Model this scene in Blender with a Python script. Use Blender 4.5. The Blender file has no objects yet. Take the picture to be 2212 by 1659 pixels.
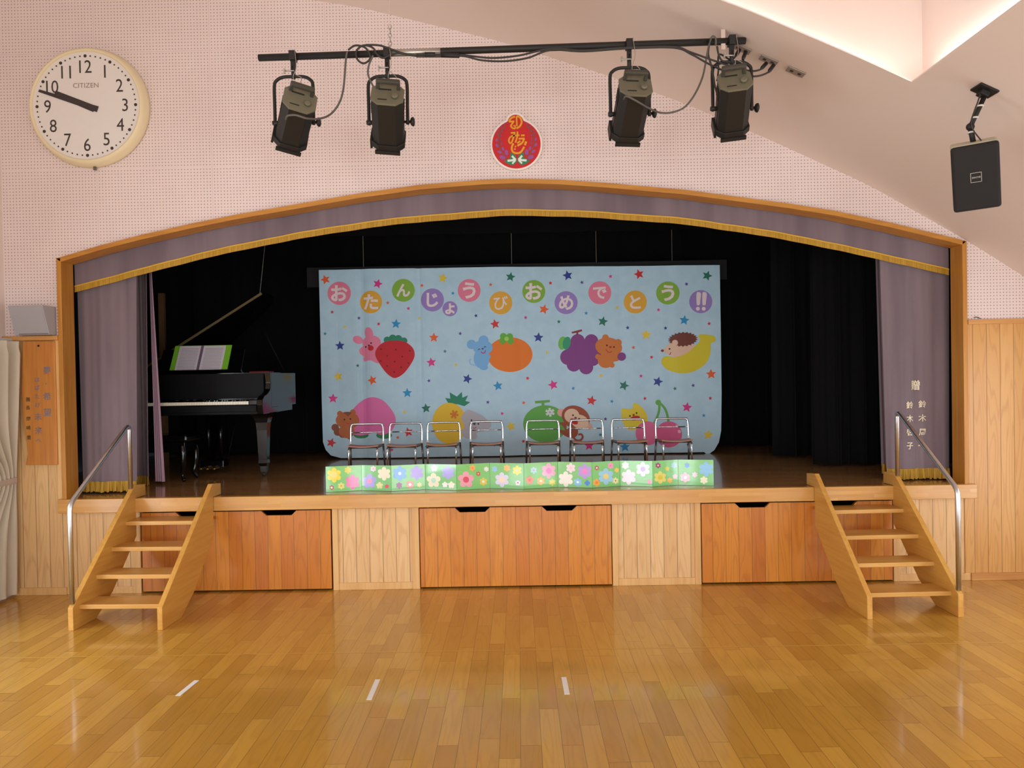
import bpy, bmesh, math, random
from mathutils import Vector, Matrix
random.seed(7)
SC = bpy.context.scene
COL = SC.collection
PI = math.pi

# ------------------------------------------------------------------ camera
FW, FH, FPX = 2212.0, 1659.0, 1650.0
CAMP = Vector((0.0, -6.0, 1.68))
YAW, PITCH, ROLL = math.radians(-0.47666), math.radians(-0.73222), math.radians(1.03093)
_f = Vector((math.sin(YAW)*math.cos(PITCH), math.cos(YAW)*math.cos(PITCH), math.sin(PITCH)))
_r = Vector((math.cos(YAW), -math.sin(YAW), 0.0))
_u = _r.cross(_f)
CR = math.cos(ROLL)*_r - math.sin(ROLL)*_u
CU = math.sin(ROLL)*_r + math.cos(ROLL)*_u
cd = bpy.data.cameras.new('camera'); cam = bpy.data.objects.new('camera', cd); COL.objects.link(cam)
cd.sensor_width = 36.0; cd.sensor_fit = 'HORIZONTAL'; cd.lens = 36.0*FPX/FW
cd.clip_start = 0.05; cd.clip_end = 100
mw = Matrix.Identity(4)
for i in range(3):
    mw[i][0] = CR[i]; mw[i][1] = CU[i]; mw[i][2] = -_f[i]; mw[i][3] = CAMP[i]
cam.matrix_world = mw
SC.camera = cam

# ------------------------------------------------------------------ world, light, exposure
SC.view_settings.view_transform = 'Standard'
SC.view_settings.look = 'None'
SC.view_settings.gamma = 1.0
SC.view_settings.use_curve_mapping = False
SC.view_settings.exposure = -0.10
W = bpy.data.worlds.new('sky'); SC.world = W; W.use_nodes = True
W.node_tree.nodes['Background'].inputs[0].default_value = (0.72, 0.86, 1.0, 1)
W.node_tree.nodes['Background'].inputs[1].default_value = 1.2

def area(name, loc, direction, sx, sy, power, color=(1, 1, 1)):
    l = bpy.data.lights.new(name, 'AREA'); l.shape = 'RECTANGLE'; l.size = sx; l.size_y = sy
    l.energy = power; l.color = color
    o = bpy.data.objects.new(name, l); COL.objects.link(o); o.location = loc
    o.rotation_euler = Vector(direction).to_track_quat('-Z', 'Y').to_euler()
    return o
DAY = (0.90, 0.96, 1.0)
# daylight entering through the glass doors of the hall (rear wall, left wall, right wall)
for x in (-2.5, 0.0, 2.5):
    area('daylight_rear', (x, -10.35, 1.35), (0, 1, 0.0), 2.1, 2.4, 120, DAY)
for y in (-2.1, -5.4, -8.2):
    area('daylight_left', (-4.22, y, 1.05), (1, 0, 0.0), 2.1, 1.8, 72, DAY)
    area('daylight_right', (4.68, y, 1.0), (-1, 0, 0.0), 2.1, 1.7, 56, DAY)

# ------------------------------------------------------------------ helpers
def lin(c):
    out = []
    for v in c:
        v = v/255.0
        out.append(v/12.92 if v <= 0.04045 else ((v+0.055)/1.055)**2.4)
    return tuple(out)+(1.0,)

MATS = {}
def plain(name, rgb, rough=0.6, metal=0.0, coat=0.0, spec=0.5, emit=None):
    if name in MATS: return MATS[name]
    m = bpy.data.materials.new(name); m.use_nodes = True
    b = m.node_tree.nodes['Principled BSDF']
    b.inputs['Base Color'].default_value = lin(rgb)
    b.inputs['Roughness'].default_value = rough
    b.inputs['Metallic'].default_value = metal
    b.inputs['Coat Weight'].default_value = coat
    b.inputs['Coat Roughness'].default_value = 0.06
    b.inputs['Specular IOR Level'].default_value = spec
    if emit:
        b.inputs['Emission Color'].default_value = (emit[0], emit[1], emit[2], 1)
        b.inputs['Emission Strength'].default_value = emit[3]
    MATS[name] = m
    return m

class NT:
    """tiny node-tree writer"""
    def __init__(s, name):
        s.m = bpy.data.materials.new(name); s.m.use_nodes = True
        s.t = s.m.node_tree; s.b = s.t.nodes['Principled BSDF']
        MATS[name] = s.m
    def n(s, typ, **kw):
        d = s.t.nodes.new(typ)
        for k, v in kw.items(): setattr(d, k, v)
        return d
    def l(s, a, b): s.t.links.new(a, b)
    def put(s, sock, v):
        if hasattr(v, 'is_output'): s.l(v, sock)
        else: sock.default_value = v
    def math(s, op, a, b=0.0, c=0.0):
        d = s.n('ShaderNodeMath', operation=op)
        s.put(d.inputs[0], a); s.put(d.inputs[1], b)
        if len(d.inputs) > 2: s.put(d.inputs[2], c)
        return d.outputs[0]
    def mix(s, f, a, b, blend='MIX'):
        d = s.n('ShaderNodeMix', data_type='RGBA', blend_type=blend)
        s.put(d.inputs[0], f); s.put(d.inputs[6], a); s.put(d.inputs[7], b)
        return d.outputs[2]
    def comb(s, x, y, z):
        d = s.n('ShaderNodeCombineXYZ')
        for i, v in enumerate((x, y, z)): s.put(d.inputs[i], v)
        return d.outputs[0]
    def noise(s, vec, scale=1.0, detail=3.0, rough=0.55):
        d = s.n('ShaderNodeTexNoise'); s.put(d.inputs['Vector'], vec)
        d.inputs['Scale'].default_value = scale; d.inputs['Detail'].default_value = detail
        d.inputs['Roughness'].default_value = rough
        return d.outputs[0]
    def white(s, vec):
        d = s.n('ShaderNodeTexWhiteNoise', noise_dimensions='3D'); s.put(d.inputs['Vector'], vec)
        return d.outputs[0]
    def pos(s, obj=False):
        if obj: o = s.n('ShaderNodeTexCoord').outputs['Object']
        else: o = s.n('ShaderNodeNewGeometry').outputs['Position']
        d = s.n('ShaderNodeSeparateXYZ'); s.l(o, d.inputs[0])
        return d.outputs[0], d.outputs[1], d.outputs[2]
    def bump(s, h, strength=0.3, dist=0.01):
        d = s.n('ShaderNodeBump'); d.inputs['Strength'].default_value = strength
        d.inputs['Distance'].default_value = dist; s.l(h, d.inputs['Height'])
        s.l(d.outputs[0], s.b.inputs['Normal'])
    def sstep(s, v, a, b):
        d = s.n('ShaderNodeMapRange', interpolation_type='SMOOTHSTEP')
        s.put(d.inputs[0], v); d.inputs[1].default_value = a; d.inputs[2].default_value = b
        return d.outputs[0]

def boards(name, across, along, w, c0, c1, cg, off=0.0, rough=0.45, gap=0.03, var=0.8, grain=1.0, length=None, coat=0.0, coatr=0.1, gapdark=0.45, obj=False, lg=0.004):
    """planks of width w laid side by side: per-plank tone, stretched grain, dark joints"""
    t = NT(name); p = t.pos(obj)
    a, g = p[across], p[along]; o3 = p[3-across-along]
    u = t.math('MULTIPLY_ADD', a, 1.0/w, off)
    idx = t.math('FLOOR', u); fr = t.math('FRACT', u)
    if length:
        sh = t.white(t.comb(idx, 3.3, 1.7))
        v = t.math('ADD', t.math('MULTIPLY', g, 1.0/length), t.math('MULTIPLY', sh, 7.0))
        iv = t.math('FLOOR', v); fv = t.math('FRACT', v)
    else:
        iv = 0.0; fv = None
    tone = t.white(t.comb(idx, iv, 0.5))
    seed = t.math('MULTIPLY', t.white(t.comb(idx, iv, 9.1)), 40.0)
    n1 = t.noise(t.comb(t.math('MULTIPLY', a, 75.0), t.math('MULTIPLY', g, 2.4), t.math('ADD', seed, t.math('MULTIPLY', o3, 40.0))), 1.0, 4.0, 0.6)
    n2 = t.noise(t.comb(t.math('MULTIPLY', a, 11.0), t.math('MULTIPLY', g, 1.1), seed), 1.0, 1.0, 0.4)
    ring = t.math('MULTIPLY_ADD', t.math('SINE', t.math('MULTIPLY', n2, 52.0)), 0.5, 0.5)
    gr = t.math('ADD', t.math('MULTIPLY', n1, 0.62), t.math('MULTIPLY', t.math('POWER', ring, 3.0), 0.30))
    base = t.mix(t.math('MULTIPLY_ADD', t.math('SUBTRACT', tone, 0.5), var, 0.5), lin(c0), lin(c1))
    gf = t.math('MULTIPLY', t.sstep(gr, 0.25, 0.85), grain)
    colr = t.mix(gf, base, lin(cg))
    edge = t.math('MINIMUM', fr, t.math('SUBTRACT', 1.0, fr))
    gm = t.math('SUBTRACT', 1.0, t.sstep(edge, gap*0.35, gap))
    if fv is not None:
        e2 = t.math('MULTIPLY', t.math('MINIMUM', fv, t.math('SUBTRACT', 1.0, fv)), length)
        gm = t.math('MAXIMUM', gm, t.math('MULTIPLY', t.math('SUBTRACT', 1.0, t.sstep(e2, lg*0.3, lg)), 0.8))
    colr = t.mix(t.math('MULTIPLY', gm, gapdark), colr, lin((60, 32, 14)))
    t.l(colr, t.b.inputs['Base Color'])
    t.b.inputs['Roughness'].default_value = rough
    t.b.inputs['Coat Weight'].default_value = coat
    t.b.inputs['Coat Roughness'].default_value = coatr
    h = t.math('SUBTRACT', t.math('MULTIPLY', gr, 0.08), gm)
    t.bump(h, 0.25, 0.004)
    return t.m

def wood(name, along, c0, c1, rough=0.42, coat=0.0, k=1.0, lam=None):
    """solid timber, grain along one object axis"""
    t = NT(name); p = list(t.pos(True))
    sc = [t.math('MULTIPLY', p[i], (2.2 if i == along else 42.0)*k) for i in range(3)]
    n1 = t.noise(t.comb(*sc), 1.0, 4.0, 0.6)
    sc2 = [t.math('MULTIPLY', p[i], (0.9 if i == along else 9.0)*k) for i in range(3)]
    n2 = t.noise(t.comb(*sc2), 1.0, 2.0, 0.5)
    f = t.math('ADD', t.math('MULTIPLY', n1, 0.55), t.math('MULTIPLY', n2, 0.45))
    colr = t.mix(t.sstep(f, 0.3, 0.7), lin(c0), lin(c1))
    if lam:
        o = [i for i in range(3) if i != along]
        z = t.math('FLOOR', t.math('MULTIPLY', p[2], 1.0/0.028))
        x = t.math('FLOOR', t.math('ADD', t.math('MULTIPLY', p[along], 1.0/0.42), t.math('MULTIPLY', t.white(t.comb(z, 2.0, 5.0)), 5.0)))
        colr = t.mix(t.math('MULTIPLY', t.white(t.comb(x, z, 1.0)), 0.6), colr, lin(lam))
    t.l(colr, t.b.inputs['Base Color'])
    t.b.inputs['Roughness'].default_value = rough
    t.b.inputs['Coat Weight'].default_value = coat
    t.b.inputs['Coat Roughness'].default_value = 0.12
    t.bump(n1, 0.08, 0.003)
    return t.m

def cloth(name, rgb, rgb2, rough=0.85, scale=6.0, sheen=0.2, stretch=0.15):
    t = NT(name); p = t.pos()
    n = t.noise(t.comb(t.math('MULTIPLY', p[0], scale), t.math('MULTIPLY', p[1], scale), t.math('MULTIPLY', p[2], scale*stretch)), 1.0, 3.0)
    t.l(t.mix(t.sstep(n, 0.3, 0.7), lin(rgb), lin(rgb2)), t.b.inputs['Base Color'])
    t.b.inputs['Roughness'].default_value = rough
    t.b.inputs['Sheen Weight'].default_value = sheen
    t.b.inputs['Specular IOR Level'].default_value = 0.2
    f = t.noise(t.comb(t.math('MULTIPLY', p[0], 900.0), t.math('MULTIPLY', p[1], 900.0), t.math('MULTIPLY', p[2], 900.0)), 1.0, 1.0)
    t.bump(f, 0.12, 0.001)
    return t.m

class MB:
    """collects shapes of several materials; build() links them as ONE mesh object"""
    def __init__(s): s.v = []; s.f = []; s.m = []; s.mats = []; s.sm = []
    def mi(s, m):
        if m not in s.mats: s.mats.append(m)
        return s.mats.index(m)
    def add(s, verts, faces, mat, smooth=False, M=None):
        o = len(s.v); i = s.mi(mat)
        for p in verts:
            p = Vector(p)
            s.v.append(M @ p if M is not None else p)
        for f in faces:
            s.f.append([o+k for k in f]); s.m.append(i); s.sm.append(smooth)
        return s
    def box(s, x0, x1, y0, y1, z0, z1, mat, M=None, bev=0.0):
        if bev > 0:
            bm = bmesh.new()
            bmesh.ops.create_cube(bm, size=1.0)
            for v in bm.verts:
                v.co = Vector((x0+(v.co.x+.5)*(x1-x0), y0+(v.co.y+.5)*(y1-y0), z0+(v.co.z+.5)*(z1-z0)))
            bmesh.ops.bevel(bm, geom=list(bm.edges), offset=bev, segments=2, affect='EDGES', profile=0.5)
            s.bm(bm, mat, M); return s
        v = [(x0,y0,z0),(x1,y0,z0),(x1,y1,z0),(x0,y1,z0),(x0,y0,z1),(x1,y0,z1),(x1,y1,z1),(x0,y1,z1)]
        return s.add(v, [(0,3,2,1),(4,5,6,7),(0,1,5,4),(1,2,6,5),(2,3,7,6),(3,0,4,7)], mat, False, M)
    def bm(s, bm, mat, M=None, smooth=False):
        bm.verts.index_update()
        s.add([v.co.copy() for v in bm.verts], [[v.index for v in f.verts] for f in bm.faces], mat, smooth, M)
        bm.free(); return s
    def tube(s, pts, r, mat, n=10, cap=True, M=None, closed=False):
        P = [Vector(p) for p in pts]; N = len(P)
        rs = r if isinstance(r, (list, tuple)) else [r]*N
        tang = []
        for i in range(N):
            if closed: d = P[(i+1) % N]-P[i-1]
            else: d = P[min(i+1, N-1)]-P[max(i-1, 0)]
            tang.append(d.normalized() if d.length > 1e-9 else Vector((0, 0, 1)))
        a = Vector((0, 0, 1)) if abs(tang[0].z) < 0.9 else Vector((1, 0, 0))
        nrm = (a-tang[0]*a.dot(tang[0])).normalized()
        vs = []; fs = []
        for i in range(N):
            nrm = (nrm-tang[i]*nrm.dot(tang[i])).normalized(); b = tang[i].cross(nrm)
            for k in range(n):
                th = 2*PI*k/n
                vs.append(P[i]+rs[i]*(math.cos(th)*nrm+math.sin(th)*b))
        for i in range(N if closed else N-1):
            j = (i+1) % N
            for k in range(n):
                fs.append((i*n+k, i*n+(k+1) % n, j*n+(k+1) % n, j*n+k))
        s.add(vs, fs, mat, True, M)
        if cap and not closed:
            s.add(vs[:n], [tuple(range(n))[::-1]], mat, False, M)
            s.add(vs[-n:], [tuple(range(n))], mat, False, M)
        return s
    def lathe(s, prof, mat, n=32, M=None, smooth=True, cap=True):
        """profile of (radius, height) around local Z"""
        vs = []; fs = []
        for r, h in prof:
            for k in range(n):
                th = 2*PI*k/n; vs.append((r*math.cos(th), r*math.sin(th), h))
        for i in range(len(prof)-1):
            for k in range(n):
                fs.append((i*n+k, i*n+(k+1) % n, (i+1)*n+(k+1) % n, (i+1)*n+k))
        s.add(vs, fs, mat, smooth, M)
        if cap:
            s.add(vs[:n], [tuple(range(n))[::-1]], mat, False, M)
            s.add(vs[-n:], [tuple(range(n))], mat, False, M)
        return s
    def prism(s, poly, y0, y1, mat, M=None, plane='XZ', bev=0.0):
        """outline (a,b) extruded; XZ: along Y, YZ: along X, XY: along Z"""
        def mk(a, b, h):
            return {'XZ': (a, h, b), 'YZ': (h, a, b), 'XY': (a, b, h)}[plane]
        bm = bmesh.new()
        lo = [bm.verts.new(mk(a, b, y0)) for a, b in poly]; hi = [bm.verts.new(mk(a, b, y1)) for a, b in poly]
        n = len(poly)
        bm.faces.new(lo); bm.faces.new(hi[::-1])
        for i in range(n): bm.faces.new((lo[i], hi[i], hi[(i+1) % n], lo[(i+1) % n]))
        bmesh.ops.recalc_face_normals(bm, faces=list(bm.faces))
        if bev > 0: bmesh.ops.bevel(bm, geom=list(bm.edges), offset=bev, segments=2, affect='EDGES', profile=0.5)
        big = [f for f in bm.faces if len(f.verts) > 4]
        if big: bmesh.ops.triangulate(bm, faces=big)
        return s.bm(bm, mat, M)
    def grid(s, fn, nu, nv, mat, smooth=True, M=None):
        vs = [fn(i/nu, j/nv) for j in range(nv+1) for i in range(nu+1)]
        fs = [(j*(nu+1)+i, j*(nu+1)+i+1, (j+1)*(nu+1)+i+1, (j+1)*(nu+1)+i) for j in range(nv) for i in range(nu)]
        return s.add(vs, fs, mat, smooth, M)
    def ball(s, c, r, mat, n=12, M=None, sc=(1, 1, 1)):
        vs = []; fs = []; h = max(6, n//2)
        for j in range(h+1):
            ph = PI*j/h
            for k in range(n):
                th = 2*PI*k/n
                vs.append((c[0]+r*sc[0]*math.sin(ph)*math.cos(th), c[1]+r*sc[1]*math.sin(ph)*math.sin(th), c[2]-r*sc[2]*math.cos(ph)))
        for j in range(h):
            for k in range(n): fs.append((j*n+k, j*n+(k+1) % n, (j+1)*n+(k+1) % n, (j+1)*n+k))
        return s.add(vs, fs, mat, True, M)
    def build(s, name, parent=None, origin=None):
        me = bpy.data.meshes.new(name)
        org = Vector(origin) if origin is not None else Vector((0, 0, 0))
        me.from_pydata([v-org for v in s.v], [], s.f)
        for m in s.mats: me.materials.append(m)
        me.polygons.foreach_set('material_index', s.m)
        me.polygons.foreach_set('use_smooth', s.sm)
        bm = bmesh.new(); bm.from_mesh(me)
        bmesh.ops.remove_doubles(bm, verts=list(bm.verts), dist=1e-6)
        bm.to_mesh(me); bm.free()
        me.validate(); me.update()
        o = bpy.data.objects.new(name, me); COL.objects.link(o)
        if parent is not None: o.parent = parent
        else: o.location = org
        return o

def tag(o, label=None, cat=None, group=None, kind=None):
    if label: o['label'] = label
    if cat: o['category'] = cat
    if group: o['group'] = group
    if kind: o['kind'] = kind
    return o
def thing(name, label, cat, loc=(0, 0, 0), rz=0.0, group=None):
    o = bpy.data.objects.new(name, None); COL.objects.link(o)
    o.empty_display_size = 0.05; o.location = loc; o.rotation_euler = (0, 0, rz)
    return tag(o, label, cat, group)
def part(mb, name, parent, label=None):
    """mesh given in world coordinates, parented to an unrotated thing"""
    org = Vector((0, 0, 0)); q = parent
    while q is not None: org = org+q.location; q = q.parent
    o = mb.build(name, parent, org)
    if label: o['label'] = label
    return o
def lpart(mb, name, parent, label=None):
    """mesh given in the thing's own coordinates"""
    o = mb.build(name, parent, (0, 0, 0))
    if label: o['label'] = label
    return o
def struct(mb, name, parent=None):
    o = mb.build(name, parent, (0, 0, 0)); o['kind'] = 'structure'; return o

def at(x, y, Y):
    """the point of the place at depth Y seen at photograph pixel (x, y)"""
    d = _f + CR*((x-FW/2)/FPX) - CU*((y-FH/2)/FPX)
    return CAMP + d*((Y-CAMP.y)/d.y)
def atz(x, y, Z):
    d = _f + CR*((x-FW/2)/FPX) - CU*((y-FH/2)/FPX)
    return CAMP + d*((Z-CAMP.z)/d.z)

def spline(pts, n=8, closed=False):
    P = [Vector(p) for p in pts]; N = len(P); out = []
    for i in range(N if closed else N-1):
        if closed: a, b, c, d = P[i-1], P[i], P[(i+1) % N], P[(i+2) % N]
        else: a, b, c, d = P[max(i-1, 0)], P[i], P[i+1], P[min(i+2, N-1)]
        for k in range(n):
            t = k/n
            out.append(0.5*((2*b)+(c-a)*t+(2*a-5*b+4*c-d)*t*t+(3*b-a-3*c+d)*t**3))
    if not closed: out.append(P[-1])
    return out
def interp(x, X, Y):
    if x <= X[0]: return Y[0]
    for i in range(len(X)-1):
        if x <= X[i+1]:
            t = (x-X[i])/(X[i+1]-X[i]); return Y[i]+(Y[i+1]-Y[i])*t
    return Y[-1]
def text_mesh(body, size=1.0, bold=0.0, res=3):
    """outline of a text, centred, in the XY plane"""
    cu = bpy.data.curves.new('lettering', 'FONT'); cu.body = body; cu.size = size
    cu.align_x = 'CENTER'; cu.align_y = 'CENTER'; cu.offset = bold; cu.resolution_u = res
    o = bpy.data.objects.new('lettering', cu); COL.objects.link(o)
    bpy.context.view_layer.update()
    ev = o.evaluated_get(bpy.context.evaluated_depsgraph_get())
    me = ev.to_mesh()
    vs = [v.co.copy() for v in me.vertices]; fs = [list(p.vertices) for p in me.polygons]
    ev.to_mesh_clear()
    bpy.data.objects.remove(o); bpy.data.curves.remove(cu)
    if vs:
        cx = (min(v.x for v in vs)+max(v.x for v in vs))/2; cy = (min(v.y for v in vs)+max(v.y for v in vs))/2
        for v in vs: v.x -= cx; v.y -= cy
    return vs, fs
def chrome(): return plain('chrome', (225, 228, 232), 0.13, 1.0)

# ------------------------------------------------------------------ materials of the hall
M_FLOOR = boards('floor planks', 0, 1, 0.0945, (210, 162, 70), (182, 132, 50), (158, 108, 40), off=0.20, rough=0.24, gap=0.022, var=0.85, grain=0.32, length=0.62, coat=0.5, coatr=0.08, gapdark=0.5, lg=0.003)
M_DECK = boards('stage deck planks', 1, 0, 0.09, (196, 150, 98), (166, 122, 74), (140, 98, 58), rough=0.2, gap=0.03, grain=0.4, length=0.9, coat=0.4, coatr=0.05)
M_PANEL = boards('light tongue and groove boards', 0, 2, 0.1055, (232, 194, 140), (218, 174, 118), (190, 134, 80), off=0.35, rough=0.42, gap=0.035, var=0.8, grain=0.5, gapdark=0.6)
M_SIDE = boards('side wall boards', 0, 2, 0.1055, (220, 168, 98), (204, 148, 78), (178, 116, 56), off=0.3, rough=0.36, gap=0.032, var=0.8, grain=0.5, gapdark=0.55)
M_DOOR = boards('orange cedar boards', 0, 2, 0.103, (214, 138, 42), (196, 114, 28), (164, 88, 22), off=0.4, rough=0.36, gap=0.03, var=1.0, grain=0.6, coat=0.15, gapdark=0.55)
M_BAND = wood('laminated edge band', 0, (220, 170, 94), (204, 148, 72), 0.32, 0.3, lam=(194, 134, 60))
M_POST = wood('pale post timber', 2, (228, 184, 122), (210, 160, 98), 0.45)
M_FRAME = wood('orange frame timber', 2, (200, 140, 56), (176, 114, 38), 0.45)
M_FRAMEH = wood('orange arch timber', 0, (200, 140, 56), (176, 114, 38), 0.45)
M_CAP = wood('cap rail timber', 0, (214, 160, 92), (190, 128, 66), 0.45)
M_CEIL = plain('ceiling paint', (224, 207, 198), 0.85)
M_PINK = plain('pink wall paint', (224, 207, 198), 0.85)
M_BLACK = cloth('black velour', (13, 13, 14), (9, 9, 9), 0.95, 4.0, 0.05)
M_BLACKWALL = plain('black stage wall', (10, 10, 10), 0.95)

def peg_mat():
    t = NT('perforated board'); x, y, z = t.pos()
    def ax(c, off):
        u = t.math('MODULO', t.math('ADD', c, 9.09*3+off), 0.909)
        seam = t.math('MINIMUM', u, t.math('SUBTRACT', 0.909, u))
        v = t.math('MULTIPLY', t.math('SUBTRACT', u, 0.0045), 1.0/0.025)
        fr = t.math('MULTIPLY', t.math('SUBTRACT', t.math('FRACT', v), 0.5), 0.025)
        return fr, seam
    fx, sx = ax(x, 0.5557); fz, sz0 = ax(z, 0.285)
    u2 = t.math('MODULO', t.math('ADD', z, 18.18+1.194), 1.818)
    sz = t.math('MINIMUM', u2, t.math('SUBTRACT', 1.818, u2))
    d = t.math('SQRT', t.math('ADD', t.math('MULTIPLY', fx, fx), t.math('MULTIPLY', fz, fz)))
    hole = t.math('SUBTRACT', 1.0, t.sstep(d, 0.0028, 0.0048))
    sm = t.math('SUBTRACT', 1.0, t.sstep(t.math('MINIMUM', sx, sz), 0.0012, 0.0035))
    n = t.noise(t.comb(x, y, z), 2.0, 3.0)
    c = t.mix(t.sstep(n, 0.3, 0.7), lin((230, 213, 208)), lin((225, 207, 202)))
    c = t.mix(t.math('MULTIPLY', sm, 0.22), c, lin((150, 110, 105)))
    c = t.mix(t.math('MULTIPLY', hole, 0.75), c, lin((92, 62, 62)))
    t.l(c, t.b.inputs['Base Color']); t.b.inputs['Roughness'].default_value = 0.8
    t.b.inputs['Specular IOR Level'].default_value = 0.25
    t.bump(t.math('SUBTRACT', 1.0, hole), 0.3, 0.004)
    return t.m
M_PEG = peg_mat()

# ------------------------------------------------------------------ room shell
XL, XR, YR = -4.04, 4.5, -10.2
CX = [-4.04, -3.2, -2.2, -1.202, -.056, .364, .749, 1.341, 2.0, 2.762, 3.512, 3.958, 4.5]
CZ = [4.86, 4.83, 4.74, 4.573, 4.271, 4.125, 3.995, 3.767, 3.470, 3.104, 2.661, 2.371, 2.0]
def ceil_z(x): return interp(x, CX, CZ)
_sx = [XL+(XR-XL)*i/96 for i in range(97)]
ZC = {}
def czs(x):      # smoothed profile of the vault
    s = 0
    for k in (-1, 0, 1): s += ceil_z(min(max(x+k*0.09, XL), XR))
    return s/3
struct(MB().box(XL-.2, XR+.2, YR-.2, 0.35, -.12, 0, M_FLOOR), 'floor')
# ceiling: half vault with a rectangular recess (cove) in front of the stage wall
RX0, RX1, RY0, RY1 = -0.55, 2.304, -4.6, -1.55
xs = sorted(set([round(v, 4) for v in _sx]+[RX0, RX1]))
ce = MB()
ys = [YR, RY0, RY1, 0.0]
for yi in range(3):
    for i in range(len(xs)-1):
        a, b = xs[i], xs[i+1]
        if yi == 1 and a >= RX0-1e-6 and b <= RX1+1e-6: continue
        ce.add([(a, ys[yi], czs(a)), (b, ys[yi], czs(b)), (b, ys[yi+1], czs(b)), (a, ys[yi+1], czs(a))], [(0, 3, 2, 1)], M_CEIL, True)
ceil_o = struct(ce, 'ceiling')
# lips of the opening and the walls of the recess, set back so the lamps hide behind the lip
lip = MB(); G = 0.13; TOP = 5.35
rxs = [x for x in xs if RX0-1e-6 <= x <= RX1+1e-6]
for i in range(len(rxs)-1):
    a, b = rxs[i], rxs[i+1]
    for y in (RY0, RY1):
        lip.add([(a, y, czs(a)), (b, y, czs(b)), (b, y, czs(b)+.008), (a, y, czs(a)+.008)], [(0, 1, 2, 3)], M_CEIL)
for x in (RX0, RX1):
    lip.add([(x, RY0, czs(x)), (x, RY1, czs(x)), (x, RY1, czs(x)+.008), (x, RY0, czs(x)+.008)], [(0, 1, 2, 3)], M_CEIL)
struct(lip, 'recess_lip', ceil_o)
M_COVE = plain('recess paint', (228, 212, 204), 0.85)
wl = MB()
x0, x1, y0, y1 = RX0-G, RX1+G, RY0-G, RY1+G
wxs = sorted(set([x0]+rxs+[x1]))
for i in range(len(wxs)-1):
    a, b = wxs[i], wxs[i+1]
    wl.add([(a, y1, czs(a)+.002), (b, y1, czs(b)+.002), (b, y1, TOP), (a, y1, TOP)], [(0, 1, 2, 3)], M_COVE)
    wl.add([(a, y0, czs(a)+.002), (b, y0, czs(b)+.002), (b, y0, TOP), (a, y0, TOP)], [(3, 2, 1, 0)], M_COVE)
wl.add([(x0, y0, czs(x0)+.002), (x0, y1, czs(x0)+.002), (x0, y1, TOP), (x0, y0, TOP)], [(0, 1, 2, 3)], M_COVE)
wl.add([(x1, y0, czs(x1)+.002), (x1, y1, czs(x1)+.002), (x1, y1, TOP), (x1, y0, TOP)], [(3, 2, 1, 0)], M_COVE)
wl.add([(x0, y0, TOP), (x1, y0, TOP), (x1, y1, TOP), (x0, y1, TOP)], [(3, 2, 1, 0)], M_COVE)
struct(wl, 'recess_walls', ceil_o)
M_TUBE = plain('lit fluorescent tube', (255, 240, 225), 0.4, emit=(1.0, 0.92, 0.84, 11.0))
M_TUBE2 = plain('bright fluorescent tube', (255, 244, 232), 0.4, emit=(1.0, 0.95, 0.90, 34.0))
k = 0
def cove(p, q, r=.008, m=M_TUBE):
    mb = MB().tube([p, q], r, m, 8)
    o = mb.build('cove_lamp', None, p)
    tag(o, 'hidden strip lamp lying behind the lip of the ceiling recess', 'lamp', 'strip lamps hidden in the ceiling recess')
for i in range(5):
    xa = RX0+.05+i*(RX1-RX0-.1)/5; xb = xa+(RX1-RX0-.1)/5-.03
    cove((xa, RY1+.085, czs(xa)+.03), (xb, RY1+.085, czs(xb)+.03))
for i in range(5):
    ya = RY1-.05-i*.6
    cove((RX1+.085, ya, czs(RX1+.085)+.045), (RX1+.085, ya-.57, czs(RX1+.085)+.045), .010, M_TUBE2)

# stage wall: perforated board above, arch opening cut out
AO = [(-3.604, 2.652), (-3.26, 2.746), (-2.935, 2.822), (-2.537, 2.903), (-2.175, 2.968), (-1.7, 3.04), (-1.224, 3.112), (-.74, 3.17), (-.255, 3.199), (-.014, 3.203), (.346, 3.188), (.71, 3.156), (1.324, 3.090), (2.112, 2.970), (2.473, 2.906), (2.927, 2.800), (3.496, 2.650)]
AXs = [p[0] for p in AO]; AZs = [p[1] for p in AO]
def arch(x): return interp(x, AXs, AZs)
pw = MB(); WZ = 2.04
def col(a, b, za, zb):
    pw.add([(a, 0, za), (b, 0, zb), (b, 0, czs(b)+.03), (a, 0, czs(a)+.03)], [(0, 1, 2, 3)], M_PEG)
brk = sorted(set(xs+AXs))
for i in range(len(brk)-1):
    a, b = brk[i], brk[i+1]; mid = (a+b)/2
    if mid < AXs[0] or mid > AXs[-1]: col(a, b, WZ, WZ)
    else: col(a, b, arch(a)-.02, arch(b)-.02)
wall = struct(pw, 'wall_back')
wn = MB()
for a, b in ((XL, -3.58), (3.48, XR)):
    wn.add([(a, 0, 0), (b, 0, 0), (b, 0, WZ), (a, 0, WZ)], [(0, 1, 2, 3)], M_SIDE if b > 0 else M_PANEL)
struct(wn, 'wainscot', wall)
tr = MB()
tr.box(XL, -3.606, -.045, 0.01, 2.012, 2.048, M_CAP, bev=.004); struct(tr, 'trim_2')
struct(MB().box(3.51, XR, -.02, 0.01, 2.005, 2.042, M_CAP, bev=.003), 'trim_3')
struct(MB().box(XL, -3.6, -.016, 0.01, 0, .058, M_POST, bev=.003), 'baseboard_left')
struct(MB().box(3.52, XR, -.016, 0.01, 0, .058, M_CAP, bev=.003), 'baseboard_right')
struct(MB().box(-3.645, -3.606, -.022, 0.01, .76, 2.012, M_POST, bev=.003), 'trim_4')
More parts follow.
